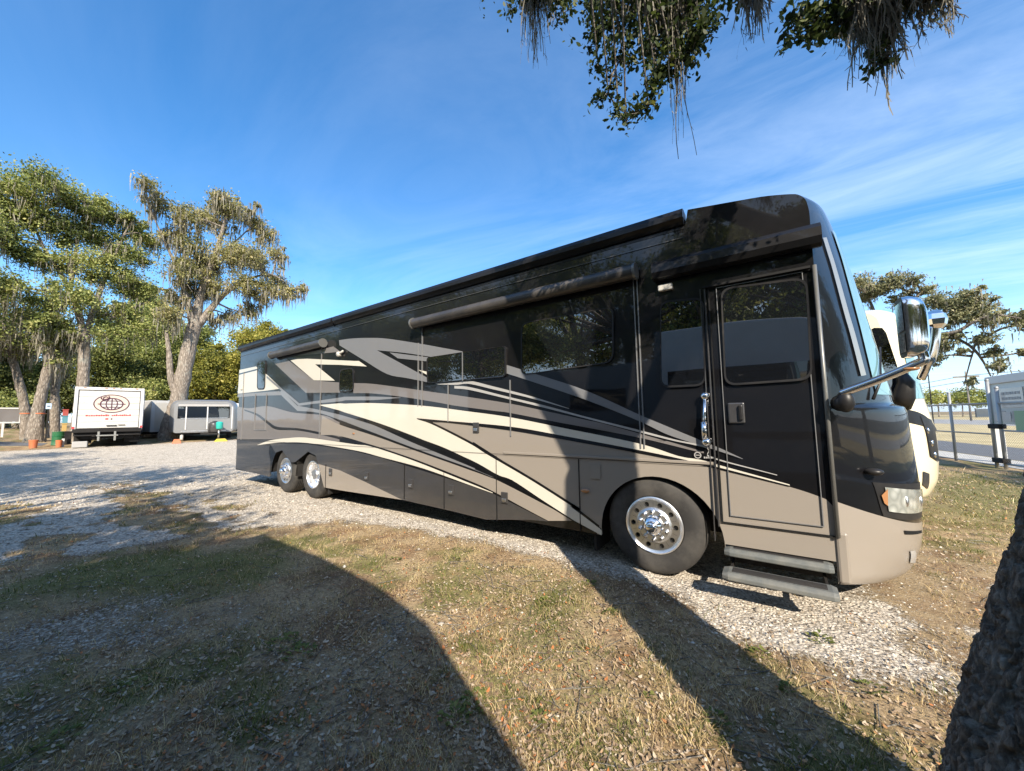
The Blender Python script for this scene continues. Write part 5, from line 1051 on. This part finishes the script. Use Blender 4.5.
lt = thing('unseen_trailer', 'added long white trailer with dark window band, unseen behind the camper', 'trailer', (-4, -10.4, 0))  # unseen addition: a long white reflection, hiding sunlit ground from the coach paint
b = MB(); b.prism([(-11, .5), (-11, 3.4), (-10.7, 3.6), (2.6, 3.6), (3.4, 3.1), (3.6, 1.2), (3.2, .5)], -11.7, -9.2); b.build('body', M_WHITE, lt, bevel=.05)
for x0_, x1_ in ((-9.5, -7.0), (-5.5, -3.2), (-1.0, 1.6)):
    b = MB(); b.box(x0_, x1_, -9.2, -9.185, 1.9, 2.7); b.build('window', M_GLASS, lt)
b = MB(); b.box(-11, 3.2, -9.2, -9.19, 1.15, 1.4); b.build('stripe', M_DGREY, lt)
for x in (-4.6, -3.6):
    for y in (-9.48, -11.65):
        b = MB(); b.lathe([(.15, .02), (.36, .0), (.38, .05), (.38, .22), (.15, .24)], (x, y, .38), 1, 28); b.build('wheel', M_RUBBER, lt, smooth=True, auto=40)
b = MB(); b.box(-10.8, 3.0, -11.5, -9.4, .35, .5); b.box(3.0, 4.4, -10.5, -10.4, .42, .52); b.build('chassis', M_DARK, lt)
b = MB(); b.tube([(4.3, -10.45, 0), (4.3, -10.45, .5)], .05, 8); b.build('jack', M_GALVD, lt)

# ------------------------------------------------------------------ far left: box truck, trailers, drum and oddments
def facing(px, dist, turn=0.0):
    """a local frame at a distance: x to the viewer's right, y away from the camera"""
    P = based(px, dist); a = math.atan2(P[1]-CAM[1], P[0]-CAM[0])-PI/2; return P, a+turn
P, a = facing(109, 30, math.radians(-3)); truck = thing('box_truck', 'white box truck seen from the rear with globe emblem on its roller door', 'truck', P, a, local=True)
W2, Z0, Z1 = 1.30, 1.02, 3.22
b = MB(); b.box(-W2, W2, .04, 5.5, Z0, Z1); b.build('box', M_WHITE, truck, bevel=.02)
b = MB(); f = .13
b.box(-W2, -W2+f, -.02, .06, Z0-.12, Z1); b.box(W2-f, W2, -.02, .06, Z0-.12, Z1); b.box(-W2+f, W2-f, -.02, .06, Z1-.15, Z1); b.build('door_frame', M_WHITE, truck, bevel=.01)
b = MB(); b.box(-W2+f, -W2+f+.03, .0, .05, Z0, Z1-.15); b.box(W2-f-.03, W2-f, .0, .05, Z0, Z1-.15); b.box(-W2+f+.03, W2-f-.03, .0, .05, Z1-.185, Z1-.15); b.build('door_seal', M_DGREY, truck)
b = MB()
for k in range(6):
    h = (Z1-.19-Z0)/6; b.box(-W2+f+.03, W2-f-.03, .012+.001*(k % 2), .05, Z0+k*h+.004, Z0+(k+1)*h-.004)
door_ = b.build('roller_door', M_OLDWHITE, truck, bevel=.006)
b = MB(); b.box(-.08, .30, -.04, .012, Z0+.10, Z0+.15); b.box(.36, .62, -.03, .012, Z0+.14, Z0+.17); b.build('latch', M_DARK, door_)
M_INK = paint('emblem ink', (.07, .022, .04), .6, 0, .1); M_RED = paint('faded red lettering', (.42, .05, .05), .6, 0, .1); M_PINK = paint('emblem ground', (.55, .44, .36), .6, 0, .1)
b = MB(); ex, ez, ra, rb = .06, 2.34, .66, .48                       # oval emblem with a globe
def oval(b, cx, cz, a, c, w, y, n=48, a0=0, a1=2*PI): b.grid([[(cx+(a+s*w/2)*math.cos(t), y, cz+(c+s*w/2)*math.sin(t)) for t in np.linspace(a0, a1, n+1)] for s in (-1, 1)])
bb = MB(); bb.add([(ex+ra*math.cos(t), .004, ez+rb*math.sin(t)) for t in np.linspace(0, 2*PI, 48, endpoint=False)], [tuple(range(48))]); em = bb.build('emblem', M_PINK, door_)
oval(b, ex, ez, ra, rb, .042, -.004); gx_, gz_, ga, gb = ex+.0, ez-.02, .42, .31
bb = MB(); bb.add([(gx_+ga*math.cos(t), -.001, gz_+gb*math.sin(t)) for t in np.linspace(0, 2*PI, 40, endpoint=False)], [tuple(range(40))]); bb.build('globe', M_OLDWHITE, em)
oval(b, gx_, gz_, ga, gb, .055, -.006); oval(b, gx_, gz_, ga*.50, gb, .045, -.008); b.box(gx_-.022, gx_+.022, -.0115, -.010, gz_-gb, gz_+gb); b.box(gx_-ga-.1, gx_+ga+.1, -.0145, -.013, gz_-.02, gz_+.02)
for s in (.55, -.55): b.box(gx_-ga*.83, gx_+ga*.83, -.0175, -.016, gz_+gb*s-.017, gz_+gb*s+.017)
# the looping script initial at the emblem's upper left
lx, lz = ex-.40, ez+.24; b.tube([(lx+.10*math.cos(t)+.03*t, -.012, lz+.09*math.sin(t)+.012*t) for t in np.linspace(2.2, 7.5, 20)], .022, 5); b.tube([(lx+.16+.09*math.cos(t), -.012, lz+.05+.085*math.sin(t)) for t in np.linspace(-1.2, 4.2, 16)], .020, 5)
b.build('globe_lines', M_INK, em)
b = MB(); xx = -.86; r = np.random.default_rng(4)                    # faded red line of lettering under the emblem
while xx < .80:
    w = .03+.05*r.random(); h = .05+.05*r.random()
    if not -.02 < xx-.02 < .06: b.box(xx, xx+w, .004, .011, 1.66, 1.66+h)
    xx += w+.018
b.box(-.14, -.03, .004, .011, 1.47, 1.55); b.build('lettering', M_RED, door_)
b = MB(); b.box(.06, .12, .004, .011, 1.47, 1.54); b.build('lettering', M_INK, door_)
b = MB()
for x in (-.95, -.18, .10, .36, 1.0): b.box(x-.05, x+.05, -.035, -.02, Z1-.06, Z1-.025)
b.build('marker_light', M_AMBER, truck)
b = MB(); b.box(-W2+.02, W2-.02, -.08, .10, Z0-.22, Z0-.03); b.box(-W2+.1, W2-.1, -.35, -.10, Z0-.40, Z0-.34); b.box(-.95, .95, .0, .12, .45, .58); b.build('bumper', M_DARK, truck, bevel=.01)
b = MB(); b.box(-.36, -.28, -.4, .2, .35, .84); b.box(.24, .32, -.4, .2, .35, .84); b.box(-.4, .4, -.42, -.34, .60, .66); b.build('lift_frame', M_SILVER, truck)
b = MB(); b.box(-W2+.05, W2-.05, .1, 5.4, .62, 1.0); b.box(-.45, .45, .2, 7, .5, .75); b.build('chassis', M_DARK, truck)
b = MB(); b.box(-1.05, 1.05, 5.7, 7.5, .55, 2.45); b.build('cab', M_WHITE, truck, bevel=.15)
for s in (-1, 1):
    b = MB(); b.box(s*W2-.09 if s > 0 else -W2-.01, s*W2+.01 if s > 0 else -W2+.09, -.035, .0, Z0-.02, Z0+.10); b.build('tail_light', M_RED, truck)
    for yy in (1.3, 6.6):
        b = MB(); c = (s*.98, yy, .46); b.lathe([(.2, -.14), (.42, -.15), (.46, -.10), (.46, .10), (.42, .15), (.2, .14)], c, 0, 28); b.build('wheel', M_RUBBER, truck, smooth=True, auto=40)
b = MB(); b.box(-1.26, -.62, .55, .58, .20, .72); b.build('mud_flap', M_DARK, truck); b = MB(); b.box(.62, 1.22, .55, .58, .20, .72); b.build('mud_flap', M_DARK, truck)
b = MB(); b.box(-1.24, -.70, -.2, .3, .03, .35); b.build('step_bin', M_LGREY, truck, bevel=.03)

# silver travel trailer
M_ALU = paint('brushed aluminium skin', (.30, .30, .295), .36, .2, .25, metal=.55, dirtcol=(.22, .21, .2), scale=1.5)
P, a = facing(204.5, 32, math.radians(-2)); tr = thing('travel_trailer', 'silver rounded travel trailer with dark wrap windows and a black and teal tank in front', 'trailer', P, a, local=True)
hw, L_, zb, zt = 1.78, 6.0, .55, 2.72
def rounded(hx, r_, n=6):
    out = []
    for (cx_, cz_, a0) in ((hx-r_, zt-r_, 0), (-hx+r_, zt-r_, 90), (-hx+r_*.35, zb+r_*.35, 180), (hx-r_*.35, zb+r_*.35, 270)):
        rr_ = r_ if a0 < 180 else r_*.35
        out += [(cx_+rr_*math.cos(math.radians(a0+90*i/n)), cz_+rr_*math.sin(math.radians(a0+90*i/n))) for i in range(n+1)]
    return out
rings = []
for (y, s, sq) in ((0, .86, .93), (.10, .92, .965), (.30, .975, .99), (.7, 1, 1), (L_-.7, 1, 1), (L_-.2, .95, .98), (L_, .85, .92)):
    rings.append([(x*s, y, zb+(z-zb)*sq) for x, z in rounded(hw, .55)])
b = MB(); b.grid([r_+r_[:1] for r_ in rings]); b.add(rings[0], [tuple(range(len(rings[0])))]); b.add(rings[-1], [tuple(range(len(rings[0])-1, -1, -1))]); b.build('shell', M_ALU, tr, smooth=True, auto=50)
def wrap(b, x0, x1, z0, z1, off=.015):
    g = []
    for z in np.linspace(z0, z1, 3):
        row_ = []
        for x in np.linspace(x0, x1, 14):
            q = abs(x)/(hw*.87); y = -off if q < .86 else -off+(q-.86)*2.0; row_.append((x, y, z))
        g.append(row_)
    b.grid(g)
for x0, x1 in ((-1.56, -.96), (-.90, .10), (.18, 1.40)):
    b = MB(); wrap(b, x0, x1, 1.48, 2.24, .022); b.build('window', M_GLASS, tr)
for x in (-.93, .14, 1.45): b = MB(); b.box(x-.03, x+.03, -.032, -.01, .75, 2.24); b.build('trim_strip', M_WHITE, tr)
b = MB(); b.box(-1.2, 1.2, -.028, -.01, 1.46, 1.50); b.box(-1.15, 1.15, -.03, -.01, .62, .68); b.build('rub_rail', M_POLISH, tr)
b = MB(); wrap(b, -1.5, 1.5, 2.26, 2.40, .05); b.build('stone_guard', M_LGREY, tr)
b = MB(); b.box(-1.3, 1.3, .2, 5.7, .40, .56); b.box(-.15, .75, -1.0, .3, .42, .52); b.build('frame', M_DARK, tr)
for s in (-1, 1):
    b = MB(); b.lathe([(.15, -.1), (.34, -.11), (.37, -.07), (.37, .07), (.34, .11), (.15, .1)], (s*1.36, 2.6, .37), 0, 24); b.build('wheel', M_RUBBER, tr, smooth=True, auto=40)
b = MB(); b.lathe([(.0, 1.30), (.12, 1.28), (.30, 1.18), (.34, 1.10), (.34, .62), (.30, .56), (0, .55)], (.55, -.62, 0), 2, 24); b.build('gas_tank', M_DGREY, tr, smooth=True, auto=40)
M_TEAL = paint('teal plastic', (.02, .38, .31), .45, .3, .1)
b = MB(); b.lathe([(.0, 1.24), (.13, 1.23), (.2, 1.16), (.2, .82), (.16, .76), (0, .75)], (.80, -.86, 0), 2, 20); b.build('tank_cover', M_TEAL, tr, smooth=True, auto=40)
b = MB(); b.tube([(.78, -.85, .75), (.78, -.85, .16)], .05, 10); b.build('jack', M_SILVER, tr, smooth=True)
b = MB(); b.tube([(-1.1, .3, .5), (-1.1, .1, .10)], .09, 8); b.build('stabilizer', M_OLDWHITE, tr, smooth=True)
M_YEL = paint('yellow plastic', (.55, .40, .04), .5, .2, .1); M_ORANGE = paint('orange plastic', (.50, .14, .055), .6, .1, .35); M_DRUM = paint('green drum paint', (.012, .11, .04), .4, .4, .3)
M_BLUE = paint('pale blue sign', (.45, .58, .72), .5, .2, .1); M_REDP = paint('red bin', (.30, .045, .035), .6, .2, .15); M_YBIN = paint('yellow bin', (.40, .27, .09), .6, .2, .2); M_CYAN = paint('blue bin', (.07, .22, .27), .6, .2, .15)
def loc_at(px, dist): P = based(px, dist); return P
def small(name, label, cat, px, dist, mat, fn, group=None, turn=0):
    P, a = facing(px, dist, turn); b = MB(); fn(b); o = b.build(name, mat, smooth=False, bevel=.012); o.location = P; o.rotation_euler = (0, 0, a); tag(o, label, cat, group); return o
def wedge(b, w, d, h): b.add([(-w, -d, 0), (w, -d, 0), (w, d, 0), (-w, d, 0), (-w*.6, -d*.5, h), (w*.6, -d*.5, h), (w*.6, d*.5, h), (-w*.6, d*.5, h)], [(3, 2, 1, 0), (4, 5, 6, 7), (0, 1, 5, 4), (1, 2, 6, 5), (2, 3, 7, 6), (3, 0, 4, 7)])
small('jack_pad', 'yellow plastic block under the jack of the silver trailer', 'block', 222, 30.9, M_YEL, lambda b: wedge(b, .36, .25, .17))
small('wheel_chock', 'orange chock on the ground by the left corner of the silver trailer', 'chock', 178, 30.5, M_ORANGE, lambda b: wedge(b, .22, .2, .25))
def drum(b): b.lathe([(r_*.8, h_*.82) for r_, h_ in [(0, 0), (.29, 0), (.30, .03), (.29, .06), (.285, .30), (.305, .32), (.285, .34), (.285, .60), (.305, .62), (.285, .64), (.285, .88), (.30, .90), (.29, .92), (.27, .90), (0, .89)]], (0, 0, 0), 2, 28)
dr = thing('steel_drum', 'green ribbed steel drum standing left of the white truck', 'drum', *facing(59.5, 33), local=True)
b = MB(); drum(b); b.build('barrel', M_DRUM, dr, smooth=True, auto=35); b = MB(); b.disc((.10, .04, .745), .04, 2, 12); b.build('bung', M_DARK, dr)
def bucket(b): b.lathe([(0, 0), (.13, 0), (.155, .36), (.165, .38), (.165, .42), (.155, .42), (.13, .36), (0, .35)], (0, 0, 0), 2, 24)
o = small('bucket', 'orange bucket alone on the grass left of the green drum', 'bucket', 35.5, 31.5, M_ORANGE, bucket); 
small('bucket', 'orange bucket beside a white post right of the green drum', 'bucket', 61, 31.2, M_ORANGE, lambda b: b.lathe([(0, 0), (.10, 0), (.12, .34), (.13, .38), (.115, .38), (0, .33)], (0, 0, 0), 2, 24))
small('short_post', 'short white post beside the smaller orange bucket', 'post', 65, 31.4, M_WHITE, lambda b: (b.box(-.05, .05, -.05, .05, 0, .44), wedge(b, .07, .07, .05)))
def bin_(w, d, h): return lambda b: (b.box(-w, w, -d, d, .0, h*.88), b.box(-w-.02, w+.02, -d-.02, d+.02, h*.88, h))
small('waste_bin', 'black bin tucked behind the green drum', 'bin', 66.5, 34, M_PLASTIC, bin_(.24, .24, .72))
for k, (lab, mt, z, h, w) in enumerate((('yellow storage bin at the bottom of the stack behind the drum', M_YBIN, .62, .50, .10), ('blue storage bin in the middle of the stack behind the drum', M_CYAN, 1.12, .46, .11), ('red storage bin on top of the stack behind the drum', M_REDP, 1.58, .40, .115))):
    o = small('storage_bin', lab, 'bin', 65, 36.5, mt, bin_(w, .28, h), 'bins stacked behind the drum'); o.location.z += z
o = small('pallet_rack', 'low wooden rack carrying the stack of coloured bins', 'rack', 65, 36.5, M_BARK, lambda b: (b.box(-.22, .22, -.3, .3, .56, .62), b.box(-.20, -.16, -.28, .28, 0, .56), b.box(.16, .20, -.28, .28, 0, .56)))
nb = thing('notice_board', 'white framed board with two grey panes behind the leaning oak trunks', 'board', *facing(20, 44), local=True)
b = MB(); ring(b, -.95, .95, 1.05, 1.95, .10, -.04, .04); b.box(-.05, .05, -.04, .04, 1.05, 1.95); b.build('frame', M_WHITE, nb)
for s in (-1, 1):
    b = MB(); b.box(s*.5-.44, s*.5+.44, -.01, .01, 1.06, 1.94); b.build('pane', M_DTAUPE, nb); b = MB(); b.box(s*.7-.05, s*.7+.05, -.03, .03, 0, .95); b.build('leg', M_WHITE, nb)
sg = thing('small_sign', 'small pale blue sign on a dark post between two oak trunks', 'sign', *facing(47.5, 36.2), local=True)
b = MB(); b.box(-.04, .04, .0, .05, 0, 2.4); b.build('post', M_DARK, sg); b = MB(); b.box(-.11, .11, -.03, 0, 2.0, 2.34); p_ = b.build('panel', M_BLUE, sg, bevel=.01); b = MB(); b.box(-.06, .06, -.036, -.03, 2.14, 2.2); b.build('lettering', M_DGREY, p_)
for px, d, w, lab in ((25.2, 40, .25, 'orange tape tied round the leaning oak at the far left'), (38.2, 37, .285, 'orange tape tied round the second leaning oak')):
    P = based(px, d); P[2] = far(px, 413.5, d)[2]; b = MB(); b.lathe([(w, -.035), (w+.012, 0), (w, .035)], (0, 0, 0), 2, 20); o = b.build('marking_tape', M_ORANGE, smooth=True); o.location = P; tag(o, lab, 'tape', 'orange tapes round the oak trunks')
ct = thing('cargo_trailer', 'pale grey box trailer with white end behind the mossy oak trunk', 'trailer', *facing(152.5, 36, math.radians(24)), local=True)
b = MB(); b.box(-.1, 3.6, 0, 2.2, .45, 2.65); b.build('body', M_WHITE, ct, bevel=.03)
b = MB(); b.box(-.115, -.1, .02, 2.18, .5, 2.6); b.box(-.13, -.115, .9, 1.0, .5, 2.6); b.build('side_panel', M_LGREY, ct)
b = MB(); b.box(.1, .95, -.015, 0, .6, 2.5); b.build('door', M_OLDWHITE, ct, bevel=.005)
b = MB(); b.box(0, 3.5, .1, 2.1, .3, .45); b.build('chassis', M_DARK, ct)
for y in (.15, 2.05):
    b = MB(); b.lathe([(.1, -.09), (.3, -.1), (.33, 0), (.3, .1), (.1, .09)], (1.8, y, .33), 1, 20); b.build('wheel', M_RUBBER, ct, smooth=True, auto=40)
ga = thing('storage_shed', 'grey corrugated shed wall between the white truck and the cargo trailer', 'shed', *facing(146, 38), local=True)
b = MB(); xs = np.linspace(-1.3, 1.3, 53); b.grid([[(x, .02*math.sin(x*24), z) for x in xs] for z in (0.0, 2.5)]); b.box(-1.3, 1.3, .05, 2.0, 0, 2.48); b.build('wall', M_LGREY, ga)
b = MB(); b.box(-1.4, 1.4, -.1, 2.1, 2.48, 2.56); b.build('roof', M_LGREY, ga)
wv = thing('camper_van', 'white van end showing between the silver trailer and the coach tail', 'van', *facing(240, 36), local=True)
b = MB(); b.box(-1.0, 1.6, 0, 5, .45, 2.55); b.build('body', M_WHITE, wv, bevel=.12); b = MB(); b.box(-.8, .3, -.02, 0, 1.5, 2.2); b.build('window', M_GLASS, wv); b = MB(); b.box(-1.0, 1.6, -.10, 0, .42, .68); b.build('bumper', M_PLASTIC, wv, bevel=.03)
for s in (-.7, 1.3):
    b = MB(); b.lathe([(.15, -.1), (.33, -.11), (.35, 0), (.33, .11), (.15, .1)], (s, .9, .35), 0, 20); b.build('wheel', M_RUBBER, wv, smooth=True, auto=40)

# ------------------------------------------------------------------ right: chain link fence, gate, sign panel, road beyond
M_GALV = paint('galvanised steel', (.36, .37, .37), .45, 0, .2, metal=.5)
FX = lambda y: 6.12+(.0 if y < 0 else 0)
A_ = at(938.7, 458, 2, 0)[:2]; B_ = at(998, 467.5, 2, 0)[:2]; dF = (B_-A_)/np.linalg.norm(B_-A_)
F0 = A_-dF*26; F1 = B_+dF*9.0; LEN = np.linalg.norm(F1-F0)
post_s = [np.dot(np.array(at(964, 461, 2, 0)[:2])-F0, dF)]
gate_s = np.dot(np.array(B_)-F0, dF); sp = 2.9
fence = thing('chain_link_fence', 'galvanised chain link fence running along the road beyond the coaches', 'fence', (F0[0], F0[1], 0), math.atan2(dF[1], dF[0]), local=True)
def link(b, s0, s1, z0, z1, pitch=.075, w=.0045):
    H = z1-z0; k = s0-H
    while k < s1:
        for sg_ in (1, -1):
            a0, a1 = (k, k+H); q0, q1 = z0, z1
            if a0 < s0: q0 = z0+(s0-a0); a0 = s0
            if a1 > s1: q1 = z1-(a1-s1); a1 = s1
            if a1 > a0:
                if sg_ < 0: q0, q1 = z0+z1-q0, z0+z1-q1
                b.add([(a0, .004*sg_, q0-w), (a1, .004*sg_, q1-w), (a1, .004*sg_, q1+w), (a0, .004*sg_, q0+w)], [(0, 1, 2, 3)])
        k += pitch
b = MB(); link(b, 0, gate_s-.15, .05, 1.88); b.build('wire_mesh', M_GALV, fence)
b = MB(); b.tube([(0, 0, 1.9), (gate_s-.1, 0, 1.9)], .03, 8); b.tube([(0, 0, .98), (gate_s-.1, 0, .98)], .022, 8); b.tube([(0, 0, .06), (gate_s-.1, 0, .06)], .02, 8); b.build('rail', M_GALV, fence, smooth=True)
s = post_s[0]
while s > 0:
    b = MB(); b.tube([(s, 0, -.1), (s, 0, 2.3)], .04, 10); b.sphere((s, 0, 2.3), .045, 10, 6); b.build('post', M_GALV, fence, smooth=True); s -= sp
gate = thing('chain_link_gate', 'tall chain link gate with thick doubled posts at the right edge', 'gate', tuple(F0+dF*gate_s)+(0,), math.atan2(dF[1], dF[0]), local=True)
for s_, h in ((-.02, 2.6), (.30, 2.35)):
    b = MB(); b.tube([(s_, 0, -.1), (s_, 0, h)], .042, 12); b.sphere((s_, 0, h), .05, 10, 6); b.build('post', M_GALV, gate, smooth=True)
b = MB(); b.tube([(.3, 0, 1.9), (8.5, 0, 1.9)], .03, 8); b.tube([(.3, 0, 1.1), (8.5, 0, 1.1)], .025, 8); b.tube([(.3, 0, .14), (8.5, 0, .14)], .03, 8); b.build('rail', M_GALV, gate, smooth=True)
b = MB(); link(b, .35, 8.5, .14, 1.9); b.build('wire_mesh', M_GALV, gate)
for z in (1.22, .22):
    b = MB(); b.box(-.05, .36, -.09, .09, z-.07, z+.07); b.build('hinge', M_DARK, gate, bevel=.02)
# white framed sign box beyond the gate
M_BOARD = paint('sign face', (.55, .60, .58), .5, .2, .2); M_BGREEN = paint('sign green', (.18, .42, .20), .5, .2, .2); M_BGREY = paint('sign grey print', (.30, .30, .30), .5, .1, .2)
Q0 = far(994, 420, 20.0); Q1 = far(1070, 420, 16.8); ab = math.atan2(Q1[1]-Q0[1], Q1[0]-Q0[0]); bl = float(np.hypot(*(Q1-Q0)[:2]))
sb = thing('sign_board', 'tall white framed notice panel with grey print and green patches behind the gate', 'sign', (Q0[0], Q0[1], 0), ab, local=True)
zt = float(far(991, 377, 20)[2]); zb_ = 1.25
b = MB(); b.box(0, bl, 0, .12, zb_, zt-.25); face = b.build('panel', M_BOARD, sb)
b = MB(); b.box(-.12, 0, -.06, .2, 0, zt); b.box(0, bl, -.06, .2, zt-.25, zt); b.box(bl, bl+.12, -.06, .2, 0, zt); b.build('frame', M_WHITE, sb, bevel=.02)
b = MB(); b.box(.55, 1.75, -.02, 0, zt-1.02, zt-.42); pn = b.build('print_panel', M_LGREY, face)
b = MB()
for i in range(3):
    x = .66
    while x < 1.6: w = .06+.1*rng.random(); b.box(x, x+w, -.026, -.02, zt-.62-.16*i, zt-.54-.16*i); x += w+.04
b.build('lettering', M_BGREY, pn)
b = MB(); b.box(1.2, 2.6, -.02, 0, zt-1.75, zt-1.12); b.build('green_patch', M_BGREEN, face); b = MB(); b.box(.1, 1.0, -.02, 0, zt-1.45, zt-1.15); b.build('pale_patch', M_WHITE, face)
b = MB()
for k in range(9): b.box(.2+.3*k, .42+.3*k, -.018, 0, 1.32+.06*(k % 3), 1.60+.06*(k % 2)); 
b.build('faded_print', M_BGREY, face)
# verge, road, field and far fence
def strip(name, pts, z, mat):
    o = MB().add([(p[0], p[1], z) for p in pts], [tuple(range(len(pts)))]).build(name, mat); o['kind'] = 'structure'; return o
nrm = np.array([-dF[1], dF[0]]); nrm = nrm if nrm[0] > 0 else -nrm
def par_strip(d0, d1, l0=-60, l1=40): a = F0+dF*l0; c = F1+dF*l1; return [a+nrm*d0, c+nrm*d0, c+nrm*d1, a+nrm*d1]
def grnd(name, c0, c1, sc):
    m, nt, b = newmat(name); tc = nd(nt, 'ShaderNodeTexCoord'); n = nd(nt, 'ShaderNodeTexNoise', Scale=sc, Detail=8, Roughness=.7); nt.links.new(tc.outputs['Object'], n.inputs['Vector'])
    r = ramp(nt, [(.35, c0), (.65, c1)], n.outputs['Fac']); nt.links.new(r.outputs[0], b.inputs['Base Color']); b.inputs['Roughness'].default_value = .95; return m
M_CONC = grnd('concrete edge', (.40, .39, .36), (.55, .53, .49), 3); M_ASPH = grnd('asphalt', (.09, .092, .10), (.14, .142, .15), 5); M_FIELD = grnd('dry field', (.36, .28, .13), (.56, .45, .23), .5); M_PALEROAD = grnd('pale road', (.26, .25, .24), (.34, .33, .31), 1)
strip('field', par_strip(.6, 130, -150, 150), .006, M_FIELD); strip('kerb_strip', par_strip(.25, 1.6), .012, M_CONC); strip('road', par_strip(1.7, 5.2), .012, M_ASPH); strip('far_road', par_strip(24, 40, -150, 150), .014, M_PALEROAD)
hf = thing('far_fence', 'long pale fence on the far side of the road', 'fence', tuple(F0+nrm*58)+(0,), math.atan2(dF[1], dF[0]), local=True)
b = MB(); b.box(-80, 90, 0, .1, .1, 2.0); b.build('panel', M_LGREY, hf)
for k in range(24): b = MB(); b.box(-80+7*k-.1, -80+7*k+.1, -.1, .2, 0, 2.2); b.build('post', M_DTAUPE, hf)
up = thing('utility_pole', 'thin dark utility pole with crossarm against the sky beyond the fence', 'pole', far(970, 410, 95)*np.array([1, 1, 0]), 0, local=True)
zt_ = float(far(970, 371, 95)[2]); b = MB(); b.tube([(0, 0, 0), (0, 0, zt_)], [.14, .10], 8); b.build('mast', M_BARKDARK, up, smooth=True)
b = MB(); b.box(-1.4, 1.4, -.1, .1, zt_-1.0, zt_-.75); b.build('crossarm', M_BARKDARK, up)
b = MB()
for z, q in ((zt_-.7, 1), (zt_-1.6, 0), (zt_-3.0, 0)):
    for s in (-1, 1): e = np.array([dF[0], dF[1]])*s*60; b.tube(catmull([(0, 0, z), (e[0]*.5, e[1]*.5, z-.9), (e[0], e[1], z)], 6), .035, 4, cap=False)
b.build('wire', M_DARK, up)
up2 = thing('utility_pole', 'slim bare pole rising right beside the cream coach', 'pole', far(935.5, 440, 30)*np.array([1, 1, 0]), 0, local=True)
zt_ = float(far(935.5, 360, 30)[2]); b = MB(); b.tube([(0, 0, 0), (0, 0, zt_)], [.03, .022], 8); b.build('mast', M_DARK, up2, smooth=True); b = MB(); b.sphere((0, 0, zt_), .07, 8, 6); b.build('cap', M_DARK, up2)
rd = strip('path', [far(-60, 440, 36)[:2], far(42, 440, 33)[:2], far(48, 440, 35)[:2], far(-60, 440, 42)[:2]], 0, M_ASPH)
for v_ in rd.data.vertices: v_.co.z = float(terr(v_.co.x, v_.co.y))+.012
